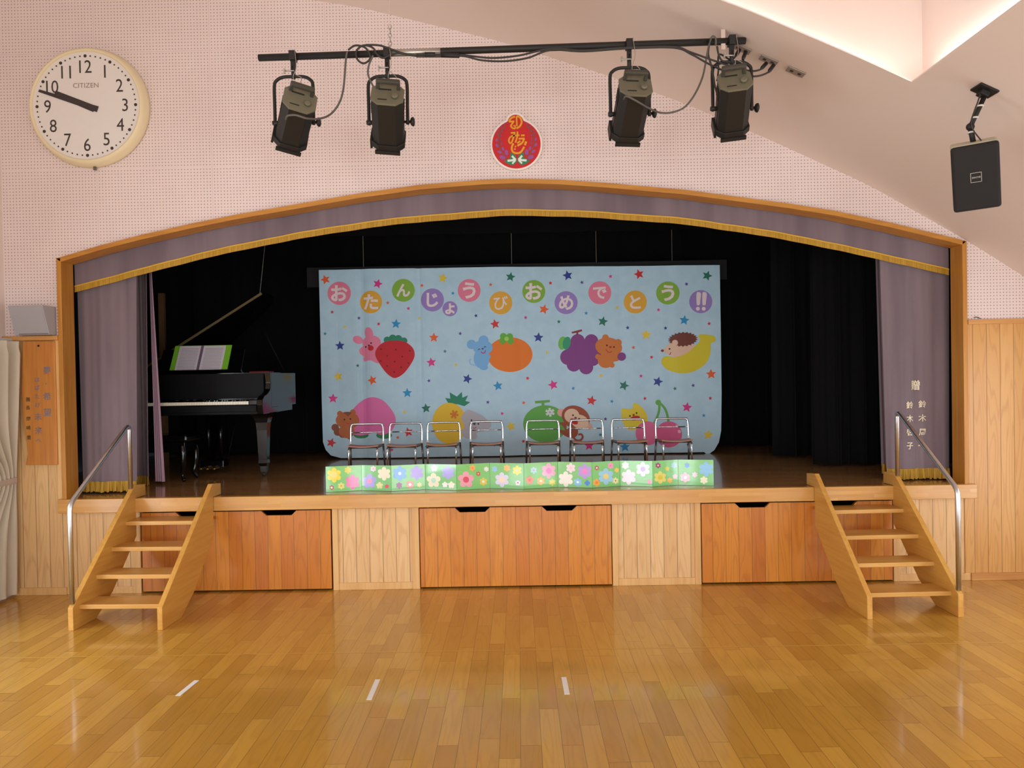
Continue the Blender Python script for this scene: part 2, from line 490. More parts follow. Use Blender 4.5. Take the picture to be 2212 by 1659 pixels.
# arch frame
def arch_in(x): return arch(x)-.036
fr = MB(); YF, YB = -.03, .14
inner = [(min(max(x, -3.571), 3.465), arch_in(min(max(x, -3.571), 3.465))) for x, z in AO]
n = len(AO)
vs = []
for (x, z), (xi, zi) in zip(AO, inner):
    vs += [(x, YF, z), (xi, YF, zi), (xi, YB, zi), (x, YB, z)]
fs = []
for i in range(n-1):
    for k in range(4):
        fs.append((i*4+k, i*4+(k+1) % 4, (i+1)*4+(k+1) % 4, (i+1)*4+k))
fro = MB().add(vs, fs, M_FRAMEH)
frm = struct(fro, 'trim_1')
for xa, xb in ((-3.606, -3.571), (3.465, 3.5)):
    struct(MB().box(xa, xb, YF, YB, .745, 2.655 if xa < 0 else 2.652, M_FRAME, bev=.003), 'frame_post', frm)

# side and rear walls with their windows
def side_wall(name, x, sgn, zt, zw0, zw1, mat):
    w = MB(); wins = [(-3.2, -1.0), (-6.5, -4.3), (-9.3, -7.1)]
    edges = [YR]+[v for p in sorted(wins) for v in p]+[0.0]
    for i in range(len(edges)-1):
        a, b = edges[i], edges[i+1]
        segs = [(0, zw0), (zw1, zt)] if i % 2 == 1 else [(0, zt)]
        for z0, z1 in segs:
            w.box(min(x, x+sgn*.15), max(x, x+sgn*.15), a, b, z0, z1, mat)
    struct(w, name)
    return wins
M_WINF = plain('window frame', (190, 190, 188), 0.4, 0.6)
def glass_mat():
    t = NT('window glass'); m = t.m
    tr_ = t.n('ShaderNodeBsdfTransparent'); gl = t.n('ShaderNodeBsdfGlossy'); gl.inputs['Roughness'].default_value = 0.02
    mx = t.n('ShaderNodeMixShader'); mx.inputs[0].default_value = 0.06
    t.l(tr_.outputs[0], mx.inputs[1]); t.l(gl.outputs[0], mx.inputs[2])
    t.l(mx.outputs[0], t.t.nodes['Material Output'].inputs['Surface'])
    return m
M_GLASS = glass_mat()
WN = [0]
def window(axis, c, a0, a1, z0, z1):
    WN[0] += 1; f = MB(); w = .05
    def bx(p0, p1, q0, q1, mb=f, mat=M_WINF, th=.03):
        if axis == 'X': mb.box(c-th, c+th, p0, p1, q0, q1, mat)
        else: mb.box(p0, p1, c-th, c+th, q0, q1, mat)
    bx(a0, a1, z0, z0+w); bx(a0, a1, z1-w, z1); bx(a0, a0+w, z0+w, z1-w); bx(a1-w, a1, z0+w, z1-w); bx((a0+a1)/2-w/2, (a0+a1)/2+w/2, z0+w, z1-w)
    o = struct(f, 'window_%d' % WN[0])
    g = MB(); bx(a0+w, (a0+a1)/2-w/2, z0+w, z1-w, g, M_GLASS, .003); bx((a0+a1)/2+w/2, a1-w, z0+w, z1-w, g, M_GLASS, .003)
    struct(g, 'pane', o)
for a, b in side_wall('wall_left', XL, -1, 4.95, .06, 2.0, M_PINK): window('X', XL-.07, a, b, .06, 2.0)
for a, b in side_wall('wall_right', XR, 1, 2.05, .06, 1.9, M_PINK): window('X', XR+.07, a, b, .06, 1.9)
rw = MB(); ed = [XL, -3.6, -1.4, -1.1, 1.1, 1.4, 3.6, XR]
for i in range(7):
    for z0, z1 in ([(0, .06), (2.6, 5.0)] if i % 2 == 1 else [(0, 5.0)]):
        rw.box(ed[i], ed[i+1], YR-.15, YR, z0, z1, M_PINK)
struct(rw, 'wall_front')
for a, b in ((-3.6, -1.4), (-1.1, 1.1), (1.4, 3.6)): window('Y', YR-.07, a, b, .06, 2.6)
struct(MB().box(XL-.3, XR+.3, YR-.3, 4.4, 5.45, 5.55, M_CEIL), 'roof_slab', ceil_o)
# faint painted line across the hall floor
M_LINE = plain('worn yellow floor line', (208, 162, 76), 0.25, coat=.3)
ln = MB(); ln.add([(XL, -1.382, .0006), (XR, -1.372, .0006), (XR, -1.360, .0006), (XL, -1.370, .0006)], [(0, 1, 2, 3)], M_LINE)
tag(ln.build('painted_line'), 'faint thin yellow line painted across the hall floor', 'floor line')

# ------------------------------------------------------------------ stage
SZ = 0.76
SCX = 0.0
stage = thing('stage', 'raised wooden stage with pale boarded front and dark polished deck', 'stage', (-.04, 0, 0))
part(MB().box(-3.57, 3.464, -.045, .16, .70, SZ, M_DECK).box(-4.5, 4.5, .1601, 3.9, .70, SZ, M_DECK), 'deck', stage, 'dark polished stage deck')
part(MB().box(-3.625, 3.545, -.06, -.0, .652, SZ+.001, M_BAND, bev=.004), 'edge_band', stage, 'laminated light wood edge of the stage')
for a, b in ((-3.6, -3.071), (-1.443, -.858), (.761, 1.365), (2.963, 3.55)):
    part(MB().box(a, b, .008, .05, 0.05, .66, M_PANEL), 'front_panel', stage, 'pale tongue and groove board panel of the stage front')
    part(MB().box(a, b, -.004, .04, 0, .056, M_POST, bev=.003), 'bottom_rail', stage)
for a, b in ((-3.071, -3.008), (-1.488, -1.443), (-.858, -.803), (.716, .761), (1.365, 1.412), (2.918, 2.963)):
    part(MB().box(a, b, -.008, .05, 0, .655, M_POST, bev=.003), 'post', stage)
inn = MB()
for a, b in ((-3.008, -1.488), (-.803, .716), (1.412, 2.918)):
    inn.box(a, b, .045, .6, 0, .002, M_BLACKWALL); inn.box(a, b, .6, .62, 0, .70, M_BLACKWALL); inn.box(a-.012, a-.002, .052, .6, .002, .70, M_BLACKWALL); inn.box(b+.002, b+.012, .052, .6, .002, .70, M_BLACKWALL)  # tall back and side walls added to stop sky light leaking through the gaps
part(inn, 'storage_bay', stage, 'dark storage bay behind the drawer fronts')
# drawers under the stage
def drawer(a, b, notches, label):
    d = thing('storage_drawer', label, 'storage drawer', ((a+b)/2, 0, 0), group='storage drawers under the stage')
    zt, zb = .636, .014; pts = [(a, zb), (b, zb), (b, zt)]
    for cx in sorted(notches, reverse=True):
        pts += [(cx+.138, zt), (cx+.1, zt-.036), (cx-.1, zt-.036), (cx-.138, zt)]
    pts += [(a, zt)]
    part(MB().prism(pts, -.004, .02, M_DOOR), 'front', d, 'orange cedar board drawer front with cut out grips')
    bxm = MB(); m = plain('drawer box timber', (120, 80, 48), 0.7)
    bxm.box(a+.02, b-.02, .022, .042, .02, .5, m); bxm.box(a+.02, a+.04, .04, .58, .02, .5, m); bxm.box(b-.04, b-.02, .04, .58, .02, .5, m); bxm.box(a+.04, b-.04, .04, .58, .02, .035, m)
    part(bxm, 'box', d)
drawer(-2.995, -1.500, (-2.585, -1.908), 'orange cedar storage drawer under the stage behind the left stairs')
drawer(-.796, .709, (-.38, .305), 'wide orange cedar storage drawer under the middle of the stage')
drawer(1.420, 2.910, (1.82, 2.50), 'orange cedar storage drawer under the stage behind the right stairs')
# black box of the stage house
sw = MB()
sw.box(-4.7, -4.6, 0.15, 4.0, .7, 4.3, M_BLACKWALL); sw.box(4.6, 4.7, 0.15, 4.0, .7, 4.3, M_BLACKWALL)
sw.box(-4.7, 4.7, 3.9, 4.0, .7, 4.3, M_BLACKWALL); sw.box(-4.7, 4.7, 0.15, 4.0, 4.2, 4.3, M_BLACKWALL)
sw.box(-4.7, -3.6, 0.03, .1, .7, 4.3, M_BLACKWALL); sw.box(3.5, 4.7, 0.03, .1, .7, 4.3, M_BLACKWALL)
for i in range(len(brk)-1):
    a, b = brk[i], brk[i+1]
    if AXs[0] < (a+b)/2 < AXs[-1]:
        sw.add([(a, .1, arch(a)), (b, .1, arch(b)), (b, .1, 4.3), (a, .1, 4.3)], [(0, 1, 2, 3)], M_BLACKWALL)
struct(sw, 'wall_stage')

# ------------------------------------------------------------------ curtains of the stage
M_MAUVE = cloth('mauve curtain', (130, 114, 120), (112, 97, 105), 0.8, 5.0, 0.3, 0.1)
M_LINING = cloth('pink lining', (186, 152, 170), (170, 136, 156), 0.75, 5.0, 0.3, 0.1)
M_GOLD = boards('gold fringe', 0, 2, 0.006, (208, 164, 40), (184, 136, 24), (150, 106, 14), rough=0.6, gap=0.25, var=1.0, grain=0.4, gapdark=0.6)
M_GOLDBAND = plain('gold braid', (206, 160, 44), 0.5)
# valance following the arch
VX = [-3.6, -3.05, -2.513, -1.8, -1.09, -.569, -.01, .619, 1.4, 2.169, 2.904, 3.5]
VZ = [2.402, 2.535, 2.665, 2.798, 2.895, 2.932, 2.960, 2.929, 2.856, 2.722, 2.552, 2.402]
def val_z(x):
    return (interp(x-.12, VX, VZ)+interp(x, VX, VZ)*2+interp(x+.12, VX, VZ))/4 if -3.45 < x < 3.35 else interp(x, VX, VZ)
def val_y(x, z): return .175+.006*math.sin(x*9.0)+.004*math.sin(x*23.0+1.0)
valance = thing('stage_valance', 'mauve arched valance with gold fringe hanging under the top of the stage arch', 'valance', (-.05, .17, 3.0))
def vfn(u, v):
    x = -3.58+7.05*u; zb = val_z(x)+.045; zt = arch(x)+.03
    z = zb+(zt-zb)*v; return (x, val_y(x, z), z)
part(MB().grid(vfn, 150, 4, M_MAUVE), 'cloth', valance)
part(MB().grid(lambda u, v: (-3.58+7.05*u, val_y(-3.58+7.05*u, 0)-.004, val_z(-3.58+7.05*u)+.042*v), 220, 1, M_GOLD), 'fringe', valance, 'gold fringe along the valance edge')
part(MB().grid(lambda u, v: (-3.58+7.05*u, val_y(-3.58+7.05*u, 0)-.007, val_z(-3.58+7.05*u)+.042+.012*v), 150, 1, M_GOLDBAND), 'braid', valance)

def fold(x, seed, amp, freq):
    return amp*(math.sin(x*freq+seed)+.5*math.sin(x*freq*2.3+seed*1.7)+.3*math.sin(x*freq*4.1+seed*.6))
def drape(name, label, cat, xt0, xt1, xb0, xb1, Y, zt, zb, mat, amp=.02, freq=16, seed=0.0, fringe=.0, nu=90, nv=14, parent=None, group=None):
    """hanging cloth; (xt0..xt1) span at the top, (xb0..xb1) at the bottom; optional fringe below"""
    def fn(u, v):
        t = 1-v; x = (xt0+(xt1-xt0)*u)*(1-t)+(xb0+(xb1-xb0)*u)*t
        w = abs(xb1-xb0)
        y = Y+fold(u*w, seed, amp*(.35+.65*t), freq)
        return (x, y, zb+(zt-zb)*v)
    c = thing(name, label, cat, ((xb0+xb1)/2, Y, zb), group=group)
    part(MB().grid(fn, nu, nv, mat), 'cloth', c)
    if fringe > 0:
        def fr_(u, v):
            p = Vector(fn(u, 0)); k = (1-v)
            return (p.x+.004*math.sin(u*170)*k, p.y-.006+.012*k*math.sin(u*61), zb+.012-fringe*k*(1+.05*math.sin(u*83)))
        part(MB().grid(fr_, 240, 2, M_GOLD), 'fringe', c, 'gold fringe at the hem')
    return c, fn
cl, _ = drape('stage_curtain', 'mauve front curtain with gold fringe at the left side of the stage', 'curtain', -3.60, -3.10, -3.60, -3.13, .23, 2.62, .85, M_MAUVE, .017, 21, 1.0, .085)
c2, _ = drape('stage_curtain', 'dark pleated mauve curtain with gold fringe behind the left front curtain', 'curtain', -3.42, -3.22, -3.42, -3.235, .66, 2.75, .835, M_MAUVE, .03, 48, 2.0, .08)
c3, _ = drape('stage_curtain', 'narrow strip of pale pink curtain lining left of the piano', 'curtain', -3.245, -3.225, -3.235, -3.145, .735, 2.75, .785, M_LINING, .010, 60, .4)
cr_, crf = drape('stage_curtain', 'mauve front curtain with white donor lettering at the right side of the stage', 'curtain', 2.945, 3.5, 2.985, 3.48, .22, 2.62, .845, M_MAUVE, .017, 19, 2.2, .085)
c5, _ = drape('stage_curtain', 'narrow mauve curtain edge with gold fringe behind the right front curtain', 'curtain', 2.99, 3.2, 3.02, 3.3, .40, 2.75, .865, M_MAUVE, .02, 40, 3.1, .08)
# donor lettering follows the folds of the right curtain
M_LETTER = plain('cream lettering', (238, 226, 196), 0.6)
def on_curtain(cx, cy, ch, size):
    p = at(cx, cy, .2); vs, fs = text_mesh(ch, size, size*.012)
    o = []
    for v in vs:
        x = p.x+v.x; z = p.z+v.y
        t = 1-(z-.845)/(2.62-.845)
        a = 2.945*(1-t)+2.985*t; b = 3.5*(1-t)+3.48*t
        u = (x-a)/(b-a)
        o.append((x, .22+fold(u*.495, 2.2, .017*(.35+.65*t), 19)-.005, z))
    part(MB().add(o, fs, M_LETTER), 'character', cr_)
on_curtain(1980, 832, '\u8d08', .085)
for i, ch in enumerate('\u9234\u6728\u5468\u4e00'): on_curtain(1996, (873, 903, 934, 963)[i], ch, .062)
for i, ch in enumerate('\u9234\u6728\u5553\u5b50'): on_curtain(1966, (875, 904, 933, 963)[i], ch, .062)
# black masking curtains
drape('black_curtain', 'black velour side curtain at the right front of the stage', 'curtain', 2.76, 4.4, 2.76, 4.4, 1.2, 3.6, .775, M_BLACK, .035, 22, .3, nu=140)
drape('black_curtain', 'black velour side curtain one step deeper on the right of the stage', 'curtain', 2.66, 4.0, 2.66, 4.0, 2.0, 3.6, .775, M_BLACK, .035, 20, 1.3, nu=120)
drape('black_curtain', 'black velour backdrop curtain behind the birthday banner', 'curtain', -4.5, 4.5, -4.5, 4.5, 3.3, 3.7, .775, M_BLACK, .05, 14, 2.0, nu=300)
drape('black_curtain', 'short black border cloth hanging across above the birthday banner', 'curtain', -3.6, 3.4, -3.6, 3.4, 2.35, 3.75, 3.22, M_BLACK, .02, 12, 2.0, nu=160, nv=3)
bb = MB(); bb.box(-2.36, 2.36, 2.60, 2.612, 2.70, 2.92, plain('black banner backing', (28, 27, 28), 0.9))
bat = thing('banner_batten', 'black backing strip and batten the birthday banner hangs from', 'batten', (0, 2.6, 2.9))
part(bb, 'backing_strip', bat)
for x in (-1.72, -.05, .9, 1.75): part(MB().tube([(x, 2.606, 2.90), (x, 2.606, 4.2)], .0025, plain('pale wire', (150, 146, 138), .5), 5), 'hanging_wire', bat)
pc = MB().tube([tuple(at(573, 520, 2.2)), tuple(at(566, 590, 2.2)), tuple(at(560, 646, 2.2))], .0035, plain('pale cord', (140, 136, 128), .7), 6)
tag(pc.build('pull_cord', None, at(560, 646, 2.2)), 'thin pale cord hanging above the piano lid', 'cord')
ws = MB().box(-3.86, -3.80, 2.2, 2.24, SZ, 2.62, wood('brown post', 2, (128, 96, 60), (104, 76, 46)))
tag(ws.build('wooden_post', None, (-3.83, 2.22, SZ)), 'narrow brown wooden post behind the pink curtain strip', 'post')

# ------------------------------------------------------------------ birthday banner
BY = 2.52
def bxy(p):
    q = at(p[0], p[1], BY); return (q.x, q.z)
Z1 = lambda x, y: bxy((680+x/4.916, 560+y/4.916))
Z2 = lambda x, y: bxy((1110+x/4.706, 560+y/4.706))
Z3 = lambda x, y: bxy((680+x/4.916, 800+y/4.916))
Z4 = lambda x, y: bxy((1110+x/4.706, 800+y/4.706))
def wave0(x):
    s = .016*math.sin(x*2.1+.4)+.008*math.sin(x*5.7)+.004*math.sin(x*13.0+1)
    for c, a, w in ((-1.73, .016, .05), (-1.09, .02, .035), (.03, .006, .05), (.62, .006, .04), (1.15, .01, .05), (1.68, .008, .05), (-2.02, .008, .06)):
        s += a*math.exp(-((x-c)/w)**2)
    return s
CUTS = [-2.4+.03*i for i in range(161)]
WCUT = [wave0(c) for c in CUTS]
def wave(x): return interp(x, CUTS, WCUT)
ban = MB(); FLC = [0]
def flat(poly, mat, layer):
    """printed area: outline cut at the fold lines and laid on the waving cloth"""
    bm = bmesh.new()
    vs = [bm.verts.new((x, 0, z)) for x, z in poly]
    try: f = bm.faces.new(vs)
    except ValueError: bm.free(); return
    bm.normal_update()
    bmesh.ops.triangulate(bm, faces=[f], ngon_method='EAR_CLIP')
    FLC[0] += 1; off = .0012*layer+.000011*(FLC[0] % 90)
    xa = min(p[0] for p in poly); xb = max(p[0] for p in poly)
    for c in CUTS:
        if xa < c < xb:
            bmesh.ops.bisect_plane(bm, geom=list(bm.verts)+list(bm.edges)+list(bm.faces), plane_co=(c, 0, 0), plane_no=(1, 0, 0))
    for v in bm.verts: v.co.y = BY+wave(v.co.x)-off
    bmesh.ops.recalc_face_normals(bm, faces=list(bm.faces))
    for f in bm.faces:
        if f.normal.y > 0: f.normal_flip()
    ban.bm(bm, mat)
def pc_(rgb): return plain('print %d %d %d' % rgb, rgb, 0.55, spec=.3)
def foil(rgb): return plain('foil %d %d %d' % rgb, rgb, 0.45, spec=.3)
def el(T, cx, cy, rx, ry=None, rot=0.0, n=28):
    ry = rx if ry is None else ry; a = math.radians(rot)
    return [T(cx+rx*math.cos(t)*math.cos(a)-ry*math.sin(t)*math.sin(a), cy+rx*math.cos(t)*math.sin(a)+ry*math.sin(t)*math.cos(a)) for t in [2*PI*i/n for i in range(n)]]
def poly(T, pts, smooth=True, n=5):
    P = [(p.x, p.y) for p in spline([(x, y, 0) for x, y in pts], n, True)] if smooth else pts
    return [T(x, y) for x, y in P]
def ribbon(T, pts, w, n=5):
    P = spline([(x, y, 0) for x, y in pts], n) if len(pts) > 2 else [Vector((x, y, 0)) for x, y in pts]
    L = []; Rr = []
    for i, p in enumerate(P):
        d = (P[min(i+1, len(P)-1)]-P[max(i-1, 0)]).normalized()
        L.append((p.x-d.y*w/2, p.y+d.x*w/2)); Rr.append((p.x+d.y*w/2, p.y-d.x*w/2))
    return [T(x, y) for x, y in L+Rr[::-1]]
def glyph(T, cx, cy, ch, h, rgb, layer, bold=.035):
    vs, fs = text_mesh(ch, 1.0, bold)
    hh = max(v.y for v in vs)-min(v.y for v in vs); k = h/hh
    bm = bmesh.new(); V = []
    for v in vs:
        x, z = T(cx+v.x*k, cy-v.y*k); V.append(bm.verts.new((x, 0, z)))
    for f in fs:
        try: bm.faces.new([V[i] for i in f])
        except ValueError: pass
    xa = min(v.co.x for v in V); xb = max(v.co.x for v in V)
    for c in CUTS:
        if xa < c < xb: bmesh.ops.bisect_plane(bm, geom=list(bm.verts)+list(bm.edges)+list(bm.faces), plane_co=(c, 0, 0), plane_no=(1, 0, 0))
    for v in bm.verts: v.co.y = BY+wave(v.co.x)-.0012*layer-.0018
    ban.bm(bm, pc_(rgb))
tl, trr, br_, bl = bxy((688, 583)), bxy((1554, 573)), bxy((1557, 985)), bxy((695, 990))
out = [bxy(p) for p in [(688, 583), (780, 581), (900, 580), (1120, 576), (1300, 575), (1554, 573), (1556, 700), (1558, 850), (1557, 930), (1552, 955), (1542, 972), (1528, 982)]]
zb = SZ+.012
out += [(2.05, zb+.004), (1.0, zb), (0.0, zb), (-1.0, zb), (-1.95, zb+.002)]
out += [bxy(p) for p in [(735, 990), (714, 984), (703, 972), (697, 955), (694, 850), (691, 700)]]
flat(out, cloth('light blue banner cloth', (196, 226, 242), (188, 220, 238), 0.7, 9.0, 0.1, 1.0), 0)
# letters in coloured discs
PK, OR, GN, PU = (240, 132, 158), (236, 176, 62), (140, 186, 66), (162, 136, 206)
for T, cx, cy, r, c, ch, h in [(Z1, 256, 359, 124, PK, '\u304a', 172), (Z1, 596, 455, 120, OR, '\u305f', 165), (Z1, 943, 332, 121, GN, '\u3093', 140), (Z1, 1250, 433, 122, PU, '\u3058', 150), (Z1, 1436, 527, 80, PU, '\u3087', 115), (Z1, 1640, 333, 121, PK, '\u3046', 175), (Z1, 1975, 464, 122, OR, '\u3073', 150),
                               (Z2, 203, 326, 117, GN, '\u304a', 170), (Z2, 532, 440, 117, PU, '\u3081', 150), (Z2, 874, 340, 117, PK, '\u3067', 125), (Z2, 1235, 434, 117, OR, '\u3068', 140), (Z2, 1563, 344, 117, GN, '\u3046', 165)]:
    flat(el(T, cx, cy, r, n=40), pc_(c), 1)
    glyph(T, cx, cy, ch, h, (244, 226, 226), 1, .012 if ch == '\u3073' else .032)
flat(el(Z2, 1895, 433, 117, n=40), pc_(PU), 1)
for dx in (-22, 37):
    flat(poly(Z2, [(1895+dx-20, 350), (1895+dx, 336), (1895+dx+24, 352), (1895+dx+18, 420), (1895+dx+12, 462), (1895+dx-6, 470), (1895+dx-20, 455)]), pc_((244, 226, 226)), 2)
    flat(el(Z2, 1888+dx, 505, 20), pc_((244, 226, 226)), 2)
# stars
STC = dict(r=(214, 44, 52), o=(240, 100, 44), m=(226, 50, 140), y=(238, 206, 60), g=(36, 120, 96), b=(44, 150, 206), n=(40, 60, 150), p=(100, 66, 160), t=(50, 140, 160))
def star(T, x, y, R, c, rot):
    P = []
    for i in range(10):
        a = math.radians(rot)+PI*i/5-PI/2; q = R if i % 2 == 0 else R*.46
        P.append(T(x+q*math.cos(a), y+q*math.sin(a)))
    flat(P, foil(STC[c]), 1)
big1 = [(110,215,'o'),(670,262,'m'),(1360,202,'y'),(2078,188,'g'),(865,688,'b'),(1265,833,'o'),(262,918,'n'),(1238,1095,'m'),(1915,690,'r'),(243,1245,'y'),(613,1285,'o'),(1620,1270,'n')]
sm1 = [(1138,280,'o'),(1467,362,'b'),(1868,272,'o'),(777,464,'o'),(180,560,'r'),(466,624,'p'),(997,525,'m'),(1110,625,'y'),(1712,600,'n'),(680,688,'r'),(312,716,'y'),(107,790,'t'),(1545,790,'p'),(1383,978,'t'),(1500,1123,'y'),(453,1130,'g'),(1213,1290,'p')]
big2 = [(548,163,'n'),(1273,152,'r'),(1960,170,'g'),(306,508,'o'),(905,632,'g'),(1728,622,'b'),(250,795,'n'),(1345,768,'y'),(2000,1168,'o')]
sm2 = [(373,240,'r'),(692,235,'p'),(983,173,'m'),(1750,255,'p'),(1050,490,'y'),(1470,515,'m'),(735,548,'b'),(120,592,'m'),(458,634,'g'),(1157,696,'n'),(1540,700,'n'),(1980,656,'r'),(340,948,'y'),(1216,897,'o'),(1400,996,'r'),(140,1210,'r'),(886,1182,'y'),(1293,1187,'m')]
big3 = [(190,300,'m'),(985,240,'b'),(1182,403,'g'),(1945,165,'b'),(995,655,'r'),(2082,595,'y'),(172,770,'r')]
sm3 = [(958,440,'y'),(1838,338,'p'),(1990,458,'m'),(883,712,'o'),(500,820,'n'),(820,842,'m'),(1190,810,'t'),(1913,790,'t')]
big4 = [(400,148,'m'),(1120,155,'g'),(1463,115,'n'),(790,308,'r'),(1755,375,'m'),(1970,655,'y'),(765,765,'m'),(1130,780,'b')]
sm4 = [(605,183,'b'),(1818,153,'p'),(1634,185,'g'),(1333,286,'r'),(997,316,'b'),(100,330,'o'),(932,495,'p'),(1992,283,'r'),(1926,458,'b'),(880,655,'t'),(1768,750,'n'),(97,722,'r')]
i = 0
for T, B, S in ((Z1, big1, sm1), (Z2, big2, sm2), (Z3, big3, sm3), (Z4, big4, sm4)):
    for x, y, c in B: star(T, x, y, 54, c, (i*37) % 41-20); i += 1
    for x, y, c in S: star(T, x, y, 21, c, (i*37) % 41-20); i += 1
DK = (70, 34, 34)
def dots(T, lst, r, rgb, layer=5):
    for x, y in lst: flat(el(T, x, y, r, n=12), pc_(rgb), layer)
# rabbit behind a strawberry
c = pc_((240, 140, 170))
flat(el(Z1, 575, 790, 46, 70, -14), c, 1); flat(el(Z1, 455, 856, 56, 42, 22), c, 1)
flat(poly(Z1, [(468, 962), (500, 930), (560, 900), (680, 900), (700, 1000), (680, 1100), (640, 1095), (600, 1075), (560, 1078), (525, 1085), (512, 1060), (520, 1035), (480, 1005)]), c, 2)
flat(el(Z1, 605, 890, 100, 82), c, 2)
flat(el(Z1, 596, 943, 31, 29), pc_((206, 40, 50)), 3); dots(Z1, [(600, 891), (541, 931), (575, 915)], 9, DK)
flat(el(Z1, 770, 858, 36), pc_((46, 140, 110)), 2); flat(el(Z1, 830, 843, 42), pc_((46, 140, 110)), 2); flat(el(Z1, 890, 848, 42), pc_((46, 140, 110)), 2); flat(el(Z1, 950, 868, 36), pc_((46, 140, 110)), 2)
flat(poly(Z1, [(660, 950), (720, 890), (790, 868), (850, 862), (920, 868), (985, 890), (1048, 950), (1062, 1030), (1020, 1120), (950, 1210), (880, 1255), (830, 1257), (760, 1205), (690, 1110), (645, 1020)]), pc_((206, 40, 52)), 3)
dots(Z1, [(706, 955), (864, 960), (1014, 973), (772, 1027), (932, 1035), (702, 1080), (851, 1088), (997, 1102), (772, 1134), (921, 1147), (845, 1198)], 9, (120, 20, 30))
# mouse hugging a persimmon
flat(el(Z1, 2072, 1013, 240, 185, n=44), pc_((242, 128, 46)), 1)
c = pc_((128, 186, 236))
flat(el(Z1, 1665, 905, 50), c, 2); flat(el(Z1, 1792, 862, 53), c, 2); flat(el(Z1, 1772, 1055, 84, 105), c, 3); flat(el(Z1, 1785, 938, 104, 78), c, 4); flat(el(Z1, 1842, 1035, 26), c, 3); flat(el(Z1, 1795, 1150, 44, 28), c, 4)
flat(ribbon(Z1, [(1720, 1130), (1660, 1115), (1645, 1075), (1665, 1062)], 14), pc_((150, 204, 240)), 2)
flat(ribbon(Z1, [(1735, 965), (1745, 952), (1757, 962)], 6), pc_(DK), 5); flat(ribbon(Z1, [(1797, 940), (1808, 926), (1818, 936)], 6), pc_(DK), 5)
flat(el(Z1, 1783, 951, 11, 8), pc_((130, 50, 60)), 5); flat(ribbon(Z1, [(1765, 982), (1785, 998), (1806, 990), (1814, 966)], 8), pc_((190, 40, 90)), 5)
for x, y in ((2003, 820), (2070, 822), (1996, 866), (2078, 868)): flat(el(Z1, x, y, 36), pc_((110, 184, 64)), 2)
flat(el(Z1, 2037, 845, 24), pc_((170, 220, 110)), 3)
# bear and grapes
c = pc_((138, 70, 140))
for x, y, r in ((650, 832, 72), (788, 832, 70), (552, 995, 80), (610, 1070, 72), (735, 1098, 72), (695, 955, 135), (800, 1005, 80), (830, 940, 70), (610, 920, 80)): flat(el(Z2, x, y, r), c, 1)
flat(el(Z2, 495, 852, 42, 68, 8), pc_((120, 196, 90)), 2); flat(el(Z2, 538, 852, 40, 66, 12), pc_((60, 160, 120)), 3)
flat(poly(Z2, [(588, 738), (690, 712), (695, 732), (655, 744), (655, 770), (636, 770), (636, 748), (592, 754)], False), pc_((150, 60, 62)), 2)
c = pc_((216, 126, 62))
flat(el(Z2, 932, 797, 34), c, 2); flat(el(Z2, 1062, 847, 36), c, 2); flat(el(Z2, 965, 892, 138, 96, 8), c, 3); flat(el(Z2, 935, 1030, 82, 76), c, 3); flat(el(Z2, 1000, 1078, 25), c, 3); flat(el(Z2, 855, 990, 28), c, 3)
flat(poly(Z2, [(980, 960), (1075, 930), (1085, 1000), (1055, 1035), (990, 1032)]), c, 3)
flat(el(Z2, 1097, 990, 43), pc_((138, 70, 140)), 4); dots(Z2, [(946, 875), (1018, 892)], 9, DK); flat(el(Z2, 982, 893, 13, 11), pc_((170, 60, 50)), 5)
flat(ribbon(Z2, [(936, 915), (955, 942), (980, 946), (998, 934)], 7), pc_((200, 50, 50)), 5)
# hedgehog on a banana
P = []
for i in range(44):
    a = 2*PI*i/44; q = 1.0 if i % 2 else .84
    P.append(Z2(1715+155*q*math.cos(a), 815+76*q*math.sin(a)-6*math.cos(a)))
flat(poly(Z2, [(1508, 930), (1545, 890), (1600, 850), (1680, 850), (1800, 860), (1850, 900), (1800, 960), (1700, 1000), (1640, 1000), (1575, 972), (1530, 945)]), pc_((240, 200, 176)), 1)
flat(P, pc_((122, 64, 54)), 2); flat(el(Z2, 1634, 850, 30), pc_((240, 200, 176)), 3); flat(el(Z2, 1600, 905, 50, 44, -30), pc_((240, 200, 176)), 3)
dots(Z2, [(1580, 912)], 9, DK); flat(el(Z2, 1508, 930, 15, 13), pc_((140, 50, 60)), 4); flat(ribbon(Z2, [(1578, 972), (1588, 962), (1592, 946)], 7), pc_((180, 40, 50)), 5)
flat(poly(Z2, [(1500, 1060), (1506, 1010), (1545, 986), (1640, 996), (1740, 962), (1830, 892), (1888, 822), (1866, 785), (1900, 765), (2000, 774), (2044, 800), (2036, 838), (1997, 858), (1994, 940), (1960, 1040), (1880, 1112), (1780, 1153), (1660, 1155), (1560, 1122)]), pc_((226, 208, 50)), 4)
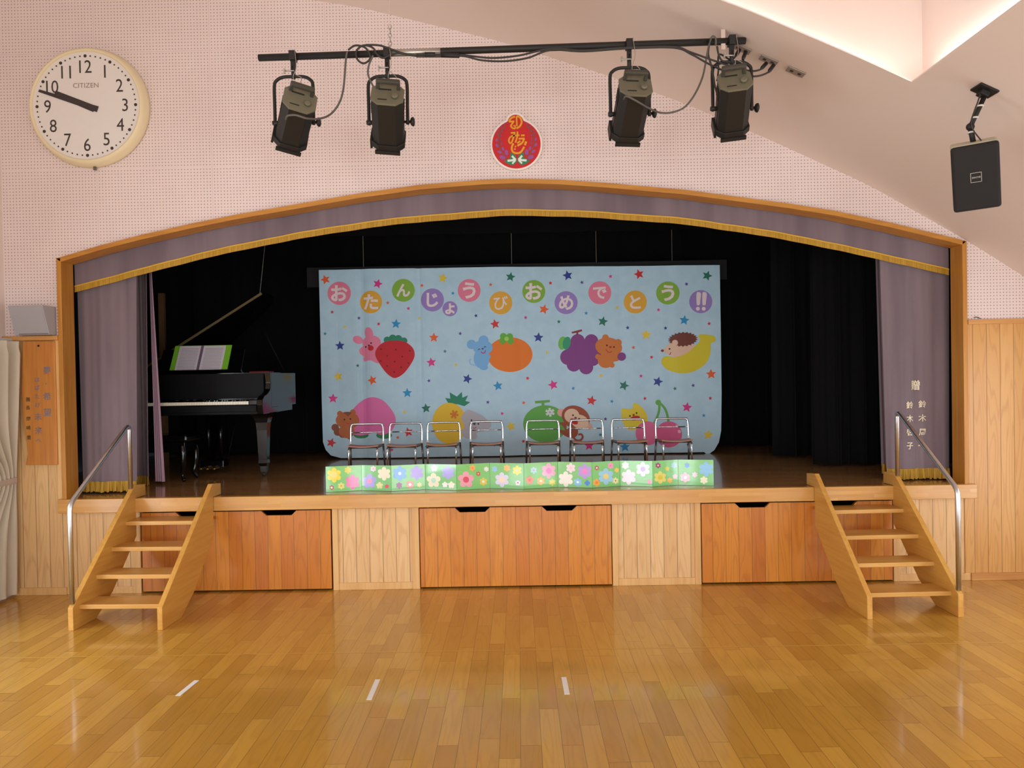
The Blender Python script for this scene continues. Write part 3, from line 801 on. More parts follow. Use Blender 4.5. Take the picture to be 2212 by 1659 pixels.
# squirrel and peach
flat(el(Z3, 490, 690, 80, 34), pc_((60, 140, 90)), 1); flat(el(Z3, 738, 690, 84, 36), pc_((60, 140, 90)), 1)
flat(poly(Z3, [(330, 560), (390, 430), (500, 322), (610, 285), (720, 315), (820, 420), (862, 520), (840, 610), (780, 665), (700, 684), (625, 655), (550, 684), (450, 690), (380, 655)]), pc_((236, 120, 180)), 2)
for x, y, r in ((212, 608, 38), (240, 655, 42), (292, 675, 44)): flat(el(Z3, x, y, r), pc_((146, 82, 58)), 2)
c = pc_((196, 112, 66))
flat(el(Z3, 262, 462, 30), c, 3); flat(el(Z3, 402, 447, 32), c, 3); flat(el(Z3, 335, 650, 85, 72), c, 3); flat(el(Z3, 345, 532, 126, 92), c, 4); flat(el(Z3, 360, 710, 20, 24), c, 4)
flat(poly(Z3, [(300, 452), (345, 440), (394, 450), (350, 490)], False), pc_((146, 82, 58)), 5); dots(Z3, [(311, 524), (376, 517)], 9, DK); flat(ribbon(Z3, [(330, 558), (348, 570), (366, 556)], 6), pc_((200, 50, 50)), 5)
# pineapple and elephant
flat(poly(Z3, [(1385, 293), (1440, 300), (1432, 232), (1510, 278), (1563, 228), (1568, 290), (1628, 265), (1600, 325), (1652, 338), (1590, 380), (1520, 360), (1420, 350)], False), pc_((50, 140, 108)), 1)
flat(el(Z3, 1430, 562, 182, 218, n=44), pc_((240, 198, 56)), 2)
for a in (0, 60, 120):
    ca, sa = math.cos(math.radians(a+10)), math.sin(math.radians(a+10))
    flat(ribbon(Z3, [(1482-46*ca, 467-46*sa), (1482+46*ca, 467+46*sa)], 22), pc_((226, 130, 50)), 3)
flat(poly(Z3, [(1612, 425), (1660, 425), (1760, 470), (1830, 522), (1872, 560), (1862, 606), (1800, 645), (1725, 660), (1722, 710), (1690, 730), (1600, 716), (1556, 655), (1588, 590), (1556, 500)]), pc_((190, 188, 196)), 3)
dots(Z3, [(1665, 529), (1738, 568)], 9, DK); flat(el(Z3, 1695, 566, 15), pc_((90, 90, 110)), 5); flat(ribbon(Z3, [(1678, 608), (1698, 614), (1716, 600)], 7), pc_((200, 60, 70)), 5)
# melon and monkey
flat(poly(Z4, [(214, 312), (366, 300), (368, 324), (312, 332), (312, 362), (282, 362), (282, 334), (218, 338)], False), pc_((110, 176, 86)), 1)
flat(el(Z4, 320, 545, 225, 190, n=44), pc_((106, 180, 84)), 2)
for a in (0, 60, 120):
    ca, sa = math.cos(math.radians(a+25)), math.sin(math.radians(a+25))
    flat(ribbon(Z4, [(368-48*ca, 427-44*sa), (368+48*ca, 427+44*sa)], 24), pc_((226, 232, 230)), 3)
flat(el(Z4, 368, 427, 9, n=10), pc_((150, 180, 160)), 4)
c = pc_((168, 84, 60))
flat(el(Z4, 482, 430, 40), pc_((236, 180, 160)), 3); flat(el(Z4, 765, 572, 32), pc_((236, 180, 160)), 3)
flat(poly(Z4, [(468, 545), (480, 528), (530, 540), (540, 600), (600, 550), (650, 600), (645, 660), (600, 690), (530, 672), (462, 622), (462, 600), (520, 612), (500, 570)]), c, 3)
flat(ribbon(Z4, [(600, 670), (630, 708), (675, 712), (700, 680), (685, 650), (655, 655)], 20), c, 3)
flat(el(Z4, 630, 480, 148, 116, 26, 40), c, 4); flat(el(Z4, 590, 462, 76, 72), pc_((240, 204, 176)), 5); flat(el(Z4, 672, 522, 92, 70, 20), pc_((240, 204, 176)), 5)
dots(Z4, [(602, 457), (664, 493)], 9, DK, 6); flat(el(Z4, 628, 484, 13, 11), pc_((130, 70, 50)), 6); flat(el(Z4, 612, 520, 44, 26, 30), pc_((206, 44, 56)), 6)
# cat and cherries
flat(ribbon(Z4, [(1425, 540), (1462, 460), (1478, 390), (1476, 325)], 24), pc_((110, 176, 86)), 1); flat(ribbon(Z4, [(1572, 530), (1552, 430), (1520, 370), (1470, 322)], 24), pc_((110, 176, 86)), 1); flat(el(Z4, 1467, 326, 28), pc_((110, 176, 86)), 2)
flat(poly(Z4, [(1098, 440), (1102, 390), (1150, 392), (1205, 388), (1214, 340), (1262, 344), (1335, 415), (1360, 500), (1325, 560), (1260, 600), (1160, 600), (1105, 520)]), pc_((238, 214, 66)), 2)
flat(el(Z4, 1360, 640, 122, n=40), pc_((240, 120, 164)), 3); flat(el(Z4, 1572, 650, 132, n=40), pc_((230, 100, 150)), 4)
dots(Z4, [(1180, 464), (1247, 434)], 9, DK); flat(el(Z4, 1217, 454, 12, 11), pc_((150, 90, 40)), 5); flat(el(Z4, 1232, 485, 50, 22, -10), pc_((214, 50, 60)), 5)
flat(el(Z4, 1655, 565, 18, 12, 30), pc_((246, 190, 210)), 5); flat(el(Z4, 1677, 620, 17), pc_((246, 190, 210)), 5)
bo = ban.build('birthday_banner', None, (0, BY, SZ+.012))
tag(bo, 'light blue birthday banner with Japanese letters, stars, fruit and animals', 'banner')

# ------------------------------------------------------------------ folding flower screen at the stage edge
M_SCR = {}
def lam(rgb):
    """laminated print: coloured paper under slightly wavy glossy film"""
    k_ = 'film %d %d %d' % rgb
    if k_ in MATS: return MATS[k_]
    t = NT(k_); p = t.pos()
    t.b.inputs['Base Color'].default_value = lin(rgb); t.b.inputs['Roughness'].default_value = .35
    t.b.inputs['Coat Weight'].default_value = 1.0; t.b.inputs['Coat Roughness'].default_value = .05; t.b.inputs['Coat IOR'].default_value = 1.75
    n = t.noise(t.comb(t.math('MULTIPLY', p[0], 9.0), t.math('MULTIPLY', p[1], 9.0), t.math('MULTIPLY', p[2], 14.0)), 1.0, 2.0)
    t.bump(n, .25, .02)
    return t.m
SB = [(704, 1063.4), (780.5, 1060.2), (844, 1062.4), (918, 1058.6), (986, 1059.8), (1058.5, 1055.2), (1132, 1056.2), (1206, 1053.6), (1279.5, 1053.8), (1340.5, 1050.4), (1411, 1051.8), (1464.5, 1047.0), (1540, 1047.8)]
SP = [atz(x, y, SZ+.002) for x, y in SB]
for i, p in enumerate(SP): p.y = .125+(.034 if i % 2 else -.034)+(.01 if i > 8 else 0)
SP = [Vector((p.x, p.y, SZ+.002)) for p in SP]
SHT = .205
scr = thing('flower_screen', 'low green folding screen with flower prints standing at the stage edge', 'folding screen', (0, .125, SZ))
WHT = (252, 250, 246)
FL5 = [(175,375,125,6,(246,224,40),(252,236,140),55),(408,293,62,6,(228,222,90),None,0),(482,490,125,6,(246,116,178),None,0),(130,582,42,6,(190,50,64),WHT,16),(290,555,60,6,(230,230,120),(236,150,110),14),(770,480,125,5,(182,170,246),(248,150,196),44),(840,275,50,6,(252,236,242),(240,180,200),14),(1020,360,115,6,(248,244,216),None,0),(940,555,60,5,(238,236,166),None,0),(1063,570,38,5,(228,84,106),None,0),(1285,358,125,6,(90,166,236),(206,226,248),28),(1575,345,120,6,(164,142,230),None,0),(1270,555,55,6,(144,50,132),None,0),(1458,540,72,6,(244,146,136),(252,232,236),26),(1620,545,45,6,(232,232,156),None,0),(1865,470,125,5,(252,246,214),(190,236,214),42),(1880,265,62,5,WHT,(240,200,200),12),(2115,340,115,6,(180,172,246),None,0),(2060,540,50,5,WHT,None,0),(2170,545,60,5,(250,246,226),None,0)]
FL6 = [(278,440,135,5,(244,168,186),(226,60,94),50),(388,250,55,6,(244,174,84),(236,136,86),12),(483,342,40,6,(204,70,72),(246,190,110),13),(618,265,42,6,(238,236,228),None,0),(565,468,68,6,(228,206,80),(250,242,230),22),(760,262,48,6,(150,206,248),None,0),(960,247,58,6,(248,202,116),None,0),(1128,285,80,6,(242,228,80),(232,230,200),20),(875,435,120,6,(226,224,252),(252,226,200),50),(1137,482,46,5,(240,224,242),(120,50,140),11),(1400,285,56,6,(182,226,238),(206,150,206),12),(1648,295,125,6,(246,174,208),(248,116,198),48),(1330,440,70,5,(248,148,124),(246,106,86),22),(1515,457,68,6,(248,190,70),(252,246,232),22),(1705,482,58,6,(228,228,100),None,0),(2015,250,80,6,(252,232,242),(250,214,214),22),(1930,430,125,6,(252,248,238),None,0),(2125,475,70,6,(140,206,248),WHT,20)]
FL7 = [(100,290,118,6,(190,162,236),(244,136,212),48),(140,470,45,4,(66,140,228),None,0),(293,238,37,6,(196,60,74),WHT,14),(515,203,52,6,(244,158,192),(236,116,170),12),(615,272,38,6,(252,202,80),None,0),(437,370,130,6,(156,212,236),(236,216,124),45),(287,462,62,6,(248,174,50),(242,138,44),24),(592,437,52,6,(236,236,166),(150,60,74),10),(755,200,60,6,WHT,None,0),(805,380,120,6,(252,232,244),None,0),(1035,260,115,6,(240,234,252),(198,178,238),40),(1133,453,40,5,(242,126,170),None,0),(1272,200,45,6,(150,50,106),(252,226,200),12),(1410,245,36,5,(222,208,40),None,0),(1520,190,50,6,(168,216,228),None,0),(1302,385,98,6,(236,222,100),(228,202,40),38),(1450,425,45,6,(248,190,70),None,0),(1530,362,40,5,(242,198,206),None,0),(1725,190,42,6,(74,150,234),None,0),(2020,245,118,6,(138,206,248),None,0),(1692,378,82,6,(252,196,220),WHT,26),(1845,332,45,6,(246,220,236),None,0),(1985,418,62,6,(246,246,212),None,0)]
flowers = []
for F, ox, s_ in ((FL5, 700, 7.9), (FL6, 970, 7.628), (FL7, 1250, 7.373)):
    for x, y, r, n_, c1, c2, r2 in F: flowers.append((ox+x/s_, 980+y/s_, r/s_, n_, c1, c2, r2/s_))
GREENS = [(122, 206, 112), (128, 208, 126)]
for i in range(12):
    A, B = SP[i], SP[i+1]; d = (B-A); d.normalize(); nrm = Vector((d.y, -d.x, 0))
    up = Vector((0, 0, SHT)); pm = MB(); e = .0012
    a, b = A+d*e, B-d*e; th = nrm*(-.005)
    pm.add([a, b, b+up, a+up, a+th, b+th, b+up+th, a+up+th], [(0, 1, 2, 3), (5, 4, 7, 6), (0, 4, 5, 1), (1, 5, 6, 2), (2, 6, 7, 3), (3, 7, 4, 0)], lam(GREENS[i % 2]))
    xa, xb = SB[i][0], SB[i+1][0]; ya, yb = SB[i][1], SB[i+1][1]
    def bil(px, py, off):
        s = min(max((px-xa)/(xb-xa), .006), .994); yb_ = ya+(yb-ya)*s
        t = min(max((yb_-py)/53.6, .01), .99)
        return A+(B-A)*s+up*t+nrm*off
    for fx, fy, fr2, n_, c1, c2, r2 in flowers:
        if not (xa <= fx < xb): continue
        ring = []
        for k in range(n_*8):
            th_ = 2*PI*k/(n_*8); q = .66+.34*abs(math.cos(n_*th_/2))**.8
            ring.append(bil(fx+fr2*q*math.sin(th_), fy-fr2*q*math.cos(th_), .0005))
        pm.add([bil(fx, fy, .0005)]+ring, [(0, 1+k, 1+(k+1) % len(ring)) for k in range(len(ring))], lam(c1))
        if c2:
            ring = [bil(fx+r2*math.cos(2*PI*k/16), fy+r2*math.sin(2*PI*k/16), .0010) for k in range(16)]
            pm.add([bil(fx, fy, .001)]+ring, [(0, 1+k, 1+(k+1) % 16) for k in range(16)], lam(c2))
    part(pm, 'panel', scr)

# ------------------------------------------------------------------ children's chairs
M_SEAT = wood('brown seat plywood', 0, (184, 120, 88), (158, 98, 70), 0.4, .2)
M_DARKTUBE = plain('dull steel tube', (120, 112, 108), 0.35, .9)
M_WHITEP = plain('white plastic sleeve', (232, 234, 236), 0.35)
M_RUB = plain('black rubber', (24, 24, 26), 0.7)
def make_chair(label, group):
    t = thing('child_chair', label, 'chair', group=group)
    w = .162
    # back frame: inverted U of chromed tube
    U = [(-w, .115, .235), (-w, .128, .36), (-w+.002, .134, .415), (-w+.012, .136, .437), (-w+.034, .137, .448), (w-.034, .137, .448), (w-.012, .136, .437), (w-.002, .134, .415), (w, .128, .36), (w, .115, .235)]
    bf = MB().tube(spline(U, 4), .0095, chrome(), 10)
    o = lpart(bf, 'back_frame', t, 'chromed tube back frame')
    lpart(MB().tube([(-w, .129, .365), (w, .129, .365)], .0065, chrome(), 8), 'back_rail', t)
    sp = [(-w+.004, .118, .252), (w-.004, .118, .252), (w-.012, -.128, .262), (-w+.012, -.128, .262)]
    def seat(u, v):
        x = (-1+2*u)*(w-.006-.008*v); y = .12-.25*v
        return (x, y, .250-.012*(1-(2*u-1)**2)+.010*v)
    sm = MB().grid(seat, 12, 6, M_SEAT)
    top = [p for p in sm.v]; n0 = len(top)
    sm.grid(lambda u, v: (lambda p: (p[0], p[1], p[2]-.012))(seat(u, v)), 12, 6, M_SEAT)
    ed = [i for i in range(13)]+[j*13+12 for j in range(1, 7)]+[6*13+i for i in range(11, -1, -1)]+[j*13 for j in range(5, 0, -1)]
    for a, b in zip(ed, ed[1:]+ed[:1]): sm.add([sm.v[a], sm.v[b], sm.v[n0+b], sm.v[n0+a]], [(0, 1, 2, 3)], M_SEAT)
    lpart(sm, 'seat', t, 'brown moulded plywood seat')
    for s in (-1, 1):
        lg = MB().tube([(s*w, .115, .235), (s*(w+.004), .135, .12), (s*(w+.008), .155, .006)], .0095, M_DARKTUBE, 8)
        ft = lpart(lg, 'leg', t)
        lpart(MB().lathe([(.013, 0), (.013, .02), (.0105, .022)], M_RUB, 10, Matrix.Translation((s*(w+.008), .156, 0))), 'foot_cap', ft)
        lg = MB().tube([(s*.135, -.10, .236), (s*.136, -.118, .225), (s*.136, -.126, .205), (s*.137, -.135, .006)], .0092, chrome(), 8)
        ft = lpart(lg, 'leg', t)
        lpart(MB().lathe([(.013, 0), (.013, .02), (.0105, .022)], M_RUB, 10, Matrix.Translation((s*.137, -.135, 0))), 'foot_cap', ft)
        lpart(MB().tube([(s*.136, -.1245, .212), (s*.136, -.127, .190)], .0115, M_WHITEP, 8), 'sleeve', t, 'white sleeve')
        lpart(MB().tube([(s*w, .1165, .250), (s*w, .1195, .278)], .0115, M_WHITEP, 8), 'sleeve', t, 'white sleeve')
    lpart(MB().tube([(-w, .112, .233), (-.135, -.10, .233), (.135, -.10, .233), (w, .112, .233)], .007, M_DARKTUBE, 8), 'seat_frame', t)
    return t
def copy_tree(o, parent=None):
    c = o.copy(); COL.objects.link(c); c.parent = parent
    for ch in o.children: copy_tree(ch, c)
    return c
GCH = 'child chairs in a row behind the flower screen'
CHX = [(794, 'leftmost child chair, in front of the squirrel and the pink peach'), (876, 'child chair in front of the right edge of the pink peach and a red star'), (959, 'child chair in front of the yellow pineapple'), (1052, 'child chair in front of the grey elephant'), (1173, 'child chair in front of the green melon'), (1267, 'child chair in front of the brown monkey'), (1358, 'child chair in front of the yellow cat'), (1453, 'rightmost child chair, in front of the pink cherries')]
proto = make_chair(CHX[0][1], GCH)
for i, (px, lab) in enumerate(CHX):
    o = proto if i == 0 else copy_tree(proto)
    p = at(px, 950, 1.6); o.location = (p.x, 1.47+(.0, .0, .02, .05, .03, .03, .02, .03)[i], SZ+.0012); o.rotation_euler = (0, 0, math.radians((2, -2, 1, 2, 0, -2, 1, 0)[i])); o['label'] = lab

# ------------------------------------------------------------------ grand piano
M_PIANO = plain('black piano lacquer', (8, 8, 9), 0.12, 0, 0.0, .5)
M_SATIN = plain('black satin wood', (7, 7, 8), 0.5, 0, 0.0, .15)
M_IVORY = plain('white piano keys', (238, 230, 208), 0.3)
M_BRASS = plain('brass', (166, 132, 70), 0.3, .9)
M_FELT = plain('red felt', (120, 24, 30), .9)
PX0, PX1 = -3.80, -2.30         # bass side, treble side
pz = SZ
pn = thing('grand_piano', 'black grand piano with raised lid on the left of the stage', 'piano', (-3.05, 1.2, SZ))
# rim: outline of the case seen from above, straight treble side then the bent side
rim = [(PX0, 1.09), (PX1, 1.09), (PX1, 1.86), (PX1-.06, 2.05), (PX1-.26, 2.25), (PX1-.52, 2.42), (PX1-.80, 2.58), (PX1-1.1, 2.66), (PX0+.12, 2.62), (PX0, 2.45)]
rs_ = [(p.x, p.y) for p in spline([(x, y, 0) for x, y in rim[2:]], 5)]
full = rim[:2]+rs_
part(MB().prism(full, SZ+.655, SZ+.972, M_PIANO, plane='XY'), 'case', pn)
part(MB().prism([(x, y) for x, y in [(PX0+.02, 1.05), (PX1-.02, 1.05), (PX1-.02, 1.8), (PX1-.3, 2.2), (PX0+.1, 2.5), (PX0+.02, 2.4)]], SZ+.60, SZ+.66, M_PIANO, plane='XY'), 'frame_beams', pn)
for x0_, x1_ in ((PX0, PX0+.055), (PX1-.055, PX1)):
    chk = [(1.26, SZ+.60), (1.30, SZ+.654), (1.091, SZ+.654), (1.091, SZ+.972), (1.055, SZ+.972), (1.075, SZ+.88), (1.06, SZ+.82), (.99, SZ+.785), (.90, SZ+.765), (.845, SZ+.735), (.83, SZ+.69), (.86, SZ+.60)]
    part(MB().prism(chk, x0_, x1_, M_PIANO, plane='YZ', bev=.006), 'arm', pn)
part(MB().box(PX0+.05, PX1-.05, .86, 1.10, SZ+.60, SZ+.665, M_SATIN, bev=.004), 'key_bed', pn)
part(MB().box(PX0+.06, PX1-.06, .845, .865, SZ+.625, SZ+.685, M_SATIN, bev=.004), 'key_slip', pn)
part(MB().box(PX0+.055, PX1-.055, 1.04, 1.075, SZ+.74, SZ+.972, M_SATIN), 'fallboard', pn)
kx0, kx1 = PX0+.14, PX1-.14; kw = (kx1-kx0)/52
for i in range(52):
    km = MB().box(kx0+i*kw+.0008, kx0+(i+1)*kw-.0008, .878, 1.03, SZ+.69, SZ+.718, M_IVORY)
    part(km, 'white_key', pn)
for i in range(51):
    if (i % 7) in (0, 2, 3, 5, 6):
        part(MB().box(kx0+(i+1)*kw-.006, kx0+(i+1)*kw+.006, .93, 1.03, SZ+.718, SZ+.730, M_PIANO), 'black_key', pn)
for x0_, x1_ in ((PX0+.06, kx0-.004), (kx1+.004, PX1-.06)):
    part(MB().box(x0_, x1_, .872, 1.035, SZ+.685, SZ+.728, M_PIANO, bev=.004), 'key_block', pn)
# lid raised on its bass-side hinge
ang = math.radians(31.3); lm = Matrix.Translation((PX0, 0, SZ+.985)) @ Matrix.Rotation(-ang, 4, 'Y')
lo = [(x-PX0, y) for x, y in full if y > 1.55] 
lo = [(0, 1.58), (1.49, 1.58)]+[(x-PX0, y) for x, y in rs_ if y > 1.6]
part(MB().prism(lo, 0, .022, M_PIANO, lm, 'XY'), 'lid', pn)
part(MB().box(.0, 1.49, 1.568, 1.580, -.001, .021, plain('dull brass', (112, 94, 58), .55, .4), lm), 'lid_hinge', pn, 'long brass hinge on the lid edge')
part(MB().tube([(PX1-.06, 1.72, SZ+.972), (PX1-.37, 1.72, SZ+1.62)], .006, M_SATIN, 8), 'prop_stick', pn)
part(MB().box(PX0+.06, PX1-.06, 1.10, 1.56, SZ+.955, SZ+.978, M_PIANO), 'pin_block', pn)
# music desk leaning back
dm = Matrix.Translation((-3.06, 1.30, SZ+.985)) @ Matrix.Rotation(math.radians(-30), 4, 'X')
part(MB().box(-.40, .40, 0, .014, 0, .27, M_PIANO, dm, .004).box(-.42, .42, -.05, .014, -.012, .006, M_PIANO, dm), 'music_desk', pn)
part(MB().box(-2.52, -2.34, 1.14, 1.30, SZ+.979, SZ+.99, M_FELT), 'felt_strip', pn, 'dark red felt')
for lx, ly in ((PX1-.105, 1.16), (PX0+.105, 1.16), (-3.35, 2.30)):
    L = [(.115, SZ+.60), (.088, SZ+.585), (.066, SZ+.555), (.054, SZ+.51), (.048, SZ+.44), (.038, SZ+.16), (.043, SZ+.13), (.028, SZ+.10), (.028, SZ+.05)]
    lg = MB()
    for i in range(len(L)-1):
        (r0, z0_), (r1, z1_) = L[i], L[i+1]
        v = [(lx-r0, ly-r0, z0_), (lx+r0, ly-r0, z0_), (lx+r0, ly+r0, z0_), (lx-r0, ly+r0, z0_), (lx-r1, ly-r1, z1_), (lx+r1, ly-r1, z1_), (lx+r1, ly+r1, z1_), (lx-r1, ly+r1, z1_)]
        lg.add(v, [(0, 1, 2, 3), (4, 7, 6, 5), (0, 4, 5, 1), (1, 5, 6, 2), (2, 6, 7, 3), (3, 7, 4, 0)], M_PIANO)
    l_ = part(lg, 'leg', pn)
    cm = MB().tube([(lx-.012, ly, SZ+.024), (lx+.012, ly, SZ+.024)], .023, plain('dark caster', (60, 52, 40), .4, .6), 14).box(lx-.02, lx+.02, ly-.01, ly+.01, SZ+.03, SZ+.055, plain('dark caster', (60, 52, 40), .4, .6))
    part(cm, 'caster', l_)
ly_ = pn
for x in (-3.065, -2.945): part(MB().tube([(x, 1.5, SZ+.12), (x, 1.5, SZ+.61)], .016, M_PIANO, 10), 'lyre_post', pn)
part(MB().box(-3.12, -2.89, 1.42, 1.56, SZ+.06, SZ+.13, M_PIANO, bev=.008), 'pedal_box', pn)
for x in (-3.07, -3.005, -2.94): part(MB().box(x-.012, x+.012, 1.30, 1.43, SZ+.055, SZ+.07, M_BRASS, bev=.004), 'pedal', pn)
part(MB().tube([(-2.90, 1.55, SZ+.12), (-2.86, 1.75, SZ+.6)], .006, M_SATIN, 6), 'lyre_brace', pn)
# open music file on the desk
mf = thing('music_file', 'open green ring file of sheet music on the piano desk', 'file', tuple(dm @ Vector((0, -.02, .008))))
M_GREEN = plain('green file cover', (132, 200, 56), .4); M_PAPER = plain('music paper', (226, 216, 224), .7); M_INK = plain('grey print', (120, 108, 118), .8)
part(MB().box(-.285, .27, -.012, -.004, .008, .305, M_GREEN, dm), 'cover', mf, 'bright green file cover')
for xa, xb in ((-.235, -.025), (.0, .215)):
    pg = MB().box(xa, xb, -.016, -.012, .012, .298, M_PAPER, dm)
    for k in range(15): pg.box(xa+.02, xb-.02, -.0166, -.016, .035+k*.0165, .038+k*.0165, M_INK, dm)
    part(pg, 'sheet', mf)
part(MB().box(-.024, -.001, -.020, -.012, .012, .298, plain('file spine', (120, 96, 116), .5), dm), 'spine', mf)
# piano bench
bn = thing('piano_bench', 'black piano bench with curved legs beside the pink curtain strip', 'bench', (-3.3, 1.0, SZ))
part(MB().box(-3.66, -2.99, .84, 1.16, SZ+.36, SZ+.425, M_PIANO, bev=.02), 'seat', bn)
part(MB().box(-3.63, -3.02, .86, 1.14, SZ+.27, SZ+.36, M_PIANO, bev=.004), 'apron', bn)
for sx, sy in ((-1, -1), (1, -1), (-1, 1), (1, 1)):
    cx_, cy_ = (-3.05 if sx > 0 else -3.60), (.875 if sy < 0 else 1.125)
    c_ = [(cx_, cy_, SZ+.33), (cx_+.012*sx, cy_+.012*sy, SZ+.25), (cx_+.008*sx, cy_+.006*sy, SZ+.14), (cx_-.004*sx, cy_-.004*sy, SZ+.06), (cx_+.022*sx, cy_+.018*sy, SZ+.012)]
    part(MB().tube(spline(c_, 4), [.028]*4+[.026]*4+[.019]*4+[.015]*4+[.016], M_PIANO, 10), 'leg', bn)

# ------------------------------------------------------------------ stage stairs
M_STR = wood('stair stringer oak', 1, (214, 162, 78), (196, 138, 58), .36, .15)
M_TREAD = wood('stair tread oak', 0, (218, 168, 92), (198, 142, 66), .34, .15)
M_STEEL = plain('brushed steel rail', (214, 218, 224), .32, 1.0)
def stairs(label, x, rz, rail_side):
    t = thing('stage_stairs', label, 'stairs', (x, -.048, 0), rz)
    h = .325; th = .036
    prof = [(-.845, 0), (-.845, .152), (-.02, .868), (.135, .852), (.135, SZ+.003), (-.004, SZ+.003-.008), (-.004, .468), (-.362, .130), (-.575, 0)]
    prof[5] = (-.014, SZ+.003); prof[6] = (-.014, .468)
    for s in (-1, 1):
        a, b = sorted((s*h, s*(h-th)))
        lpart(MB().prism(prof, a, b, M_STR, plane='YZ', bev=.003), 'stringer', t)
    for i in range(4):
        z = .152*(i+1); yf = -.765+.2*i
        lpart(MB().box(-h+th-.004, h-th+.004, yf, yf+.205, z-.03, z, M_TREAD, bev=.003), 'tread', t)
    xr = rail_side*(h-th/2)
    zb_, zt_ = .185, .86
    P = [(xr, -.815, zb_), (xr, -.815, .50), (xr, -.815, .80), (xr, -.811, .83), (xr, -.795, .852), (xr, -.77, .872), (xr, -.45, 1.075), (xr, -.09, 1.305), (xr, -.066, 1.316), (xr, -.048, 1.308), (xr, -.04, 1.285), (xr, -.04, 1.1), (xr, -.04, .855)]
    P = [(xr, -.822, .175), (xr, -.822, .80), (xr, -.819, .83), (xr, -.806, .855), (xr, -.785, .876), (xr, -.10, 1.318), (xr, -.078, 1.326), (xr, -.060, 1.320), (xr, -.053, 1.300), (xr, -.053, .842)]
    r = MB().tube(P, .0165, M_STEEL, 14)
    hr = lpart(r, 'handrail', t, 'bent steel tube handrail')
    return t
stairs('wooden stage stairs with steel handrail at the left end, beside the piano', -2.722, math.radians(-1.7), -1)
stairs('wooden stage stairs with steel handrail at the right end, under the lettered curtain', 2.605, math.radians(1.5), 1)

# ------------------------------------------------------------------ white tape marks on the floor
M_TAPE = plain('white tape', (236, 232, 228), .55)
for (a, b, w), lab in ((((384, 1503), (425, 1470), .042), 'leftmost white tape strip on the hall floor'), (((797, 1512), (816, 1468), .042), 'middle white tape strip on the hall floor'), (((1225, 1500), (1218, 1463), .042), 'rightmost white tape strip on the hall floor')):
    p, q = atz(*a, 0), atz(*b, 0); d = (q-p).normalized(); n_ = Vector((-d.y, d.x, 0))*w/2*.66
    lo_ = [p-n_, p+n_, q+n_, q-n_]
    mb = MB().add([(v.x, v.y, .0002) for v in lo_]+[(v.x, v.y, .0016) for v in lo_], [(0, 1, 2, 3), (7, 6, 5, 4), (0, 4, 5, 1), (1, 5, 6, 2), (2, 6, 7, 3), (3, 7, 4, 0)], M_TAPE)
    tag(mb.build('tape_strip', None, p), lab, 'tape', 'white tape marks on the floor')

# ------------------------------------------------------------------ wall clock
M_CREAM = plain('cream clock rim', (232, 216, 178), .45)
M_FACE = plain('clock face', (228, 222, 216), .5)
M_NUM = plain('black numerals', (58, 50, 50), .5)
CKX, CKZ = -3.312, 3.822
CM = Matrix.Translation((CKX, 0, CKZ)) @ Matrix.Rotation(PI/2, 4, 'X')      # local z points out of the wall
ck = thing('wall_clock', 'large round cream wall clock with black numerals at the upper left', 'clock', (CKX, 0, CKZ))
part(MB().lathe([(.460, .002), (.466, .012), (.462, .035), (.450, .070), (.436, .090), (.424, .092), (.418, .086), (.416, .072)], M_CREAM, 72, CM, cap=False).lathe([(.45, .003), (.45, .004)], M_CREAM, 48, CM), 'rim', ck, 'cream rim')
dt = MB().lathe([(.419, .060), (.419, .074)], M_FACE, 72, CM)
for i in range(60):
    a = 2*PI*i/60; r = .0125 if i % 5 == 0 else .0062
    dt.lathe([(r, .0745), (r, .0755)], M_NUM, 12, CM @ Matrix.Translation((.384*math.sin(a), .384*math.cos(a), 0)))
part(dt, 'face', ck, 'off white clock face ringed by black minute dots')
for i in range(1, 13):
    a = 2*PI*i/12; vs, fs = text_mesh(str(i), .128, .0)
    h_ = max(v.y for v in vs)-min(v.y for v in vs); k = .098/h_
    o = [CM @ Vector((.302*math.sin(a)+v.x*k*.88, .302*math.cos(a)+v.y*k, .0752)) for v in vs]
    part(MB().add(o, fs, M_NUM), 'numeral', ck)
vs, fs = text_mesh('CITIZEN', .05, .0)
w_ = max(v.x for v in vs)-min(v.x for v in vs); k = .198/w_
part(MB().add([CM @ Vector((v.x*k, .157+v.y*k*.95, .0752)) for v in vs], fs, plain('brown brand print', (150, 124, 108), .5)), 'lettering', ck, 'small brown lettering under the twelve')
def hand(ang, L, tail, w0, w1, h):
    m = CM @ Matrix.Rotation(-ang, 4, 'Z')
    return MB().prism([(-w0/2, -tail), (w0/2, -tail), (w1/2, L), (-w1/2, L)], h+.02, h+.0215, M_NUM, m, 'XY')
part(hand(math.radians(288.6), .385, .095, .046, .020, .0575), 'minute_hand', ck)
part(hand(math.radians(293.0), .262, .07, .052, .040, .0560), 'hour_hand', ck)
part(MB().lathe([(.012, .076), (.012, .082)], M_NUM, 16, CM), 'hub', ck)
part(MB().tube([(CKX+.03, -.03, CKZ-.462), (CKX+.03, -.03, CKZ-.486)], .012, plain('grey knob', (96, 92, 88), .5), 10), 'knob', ck)

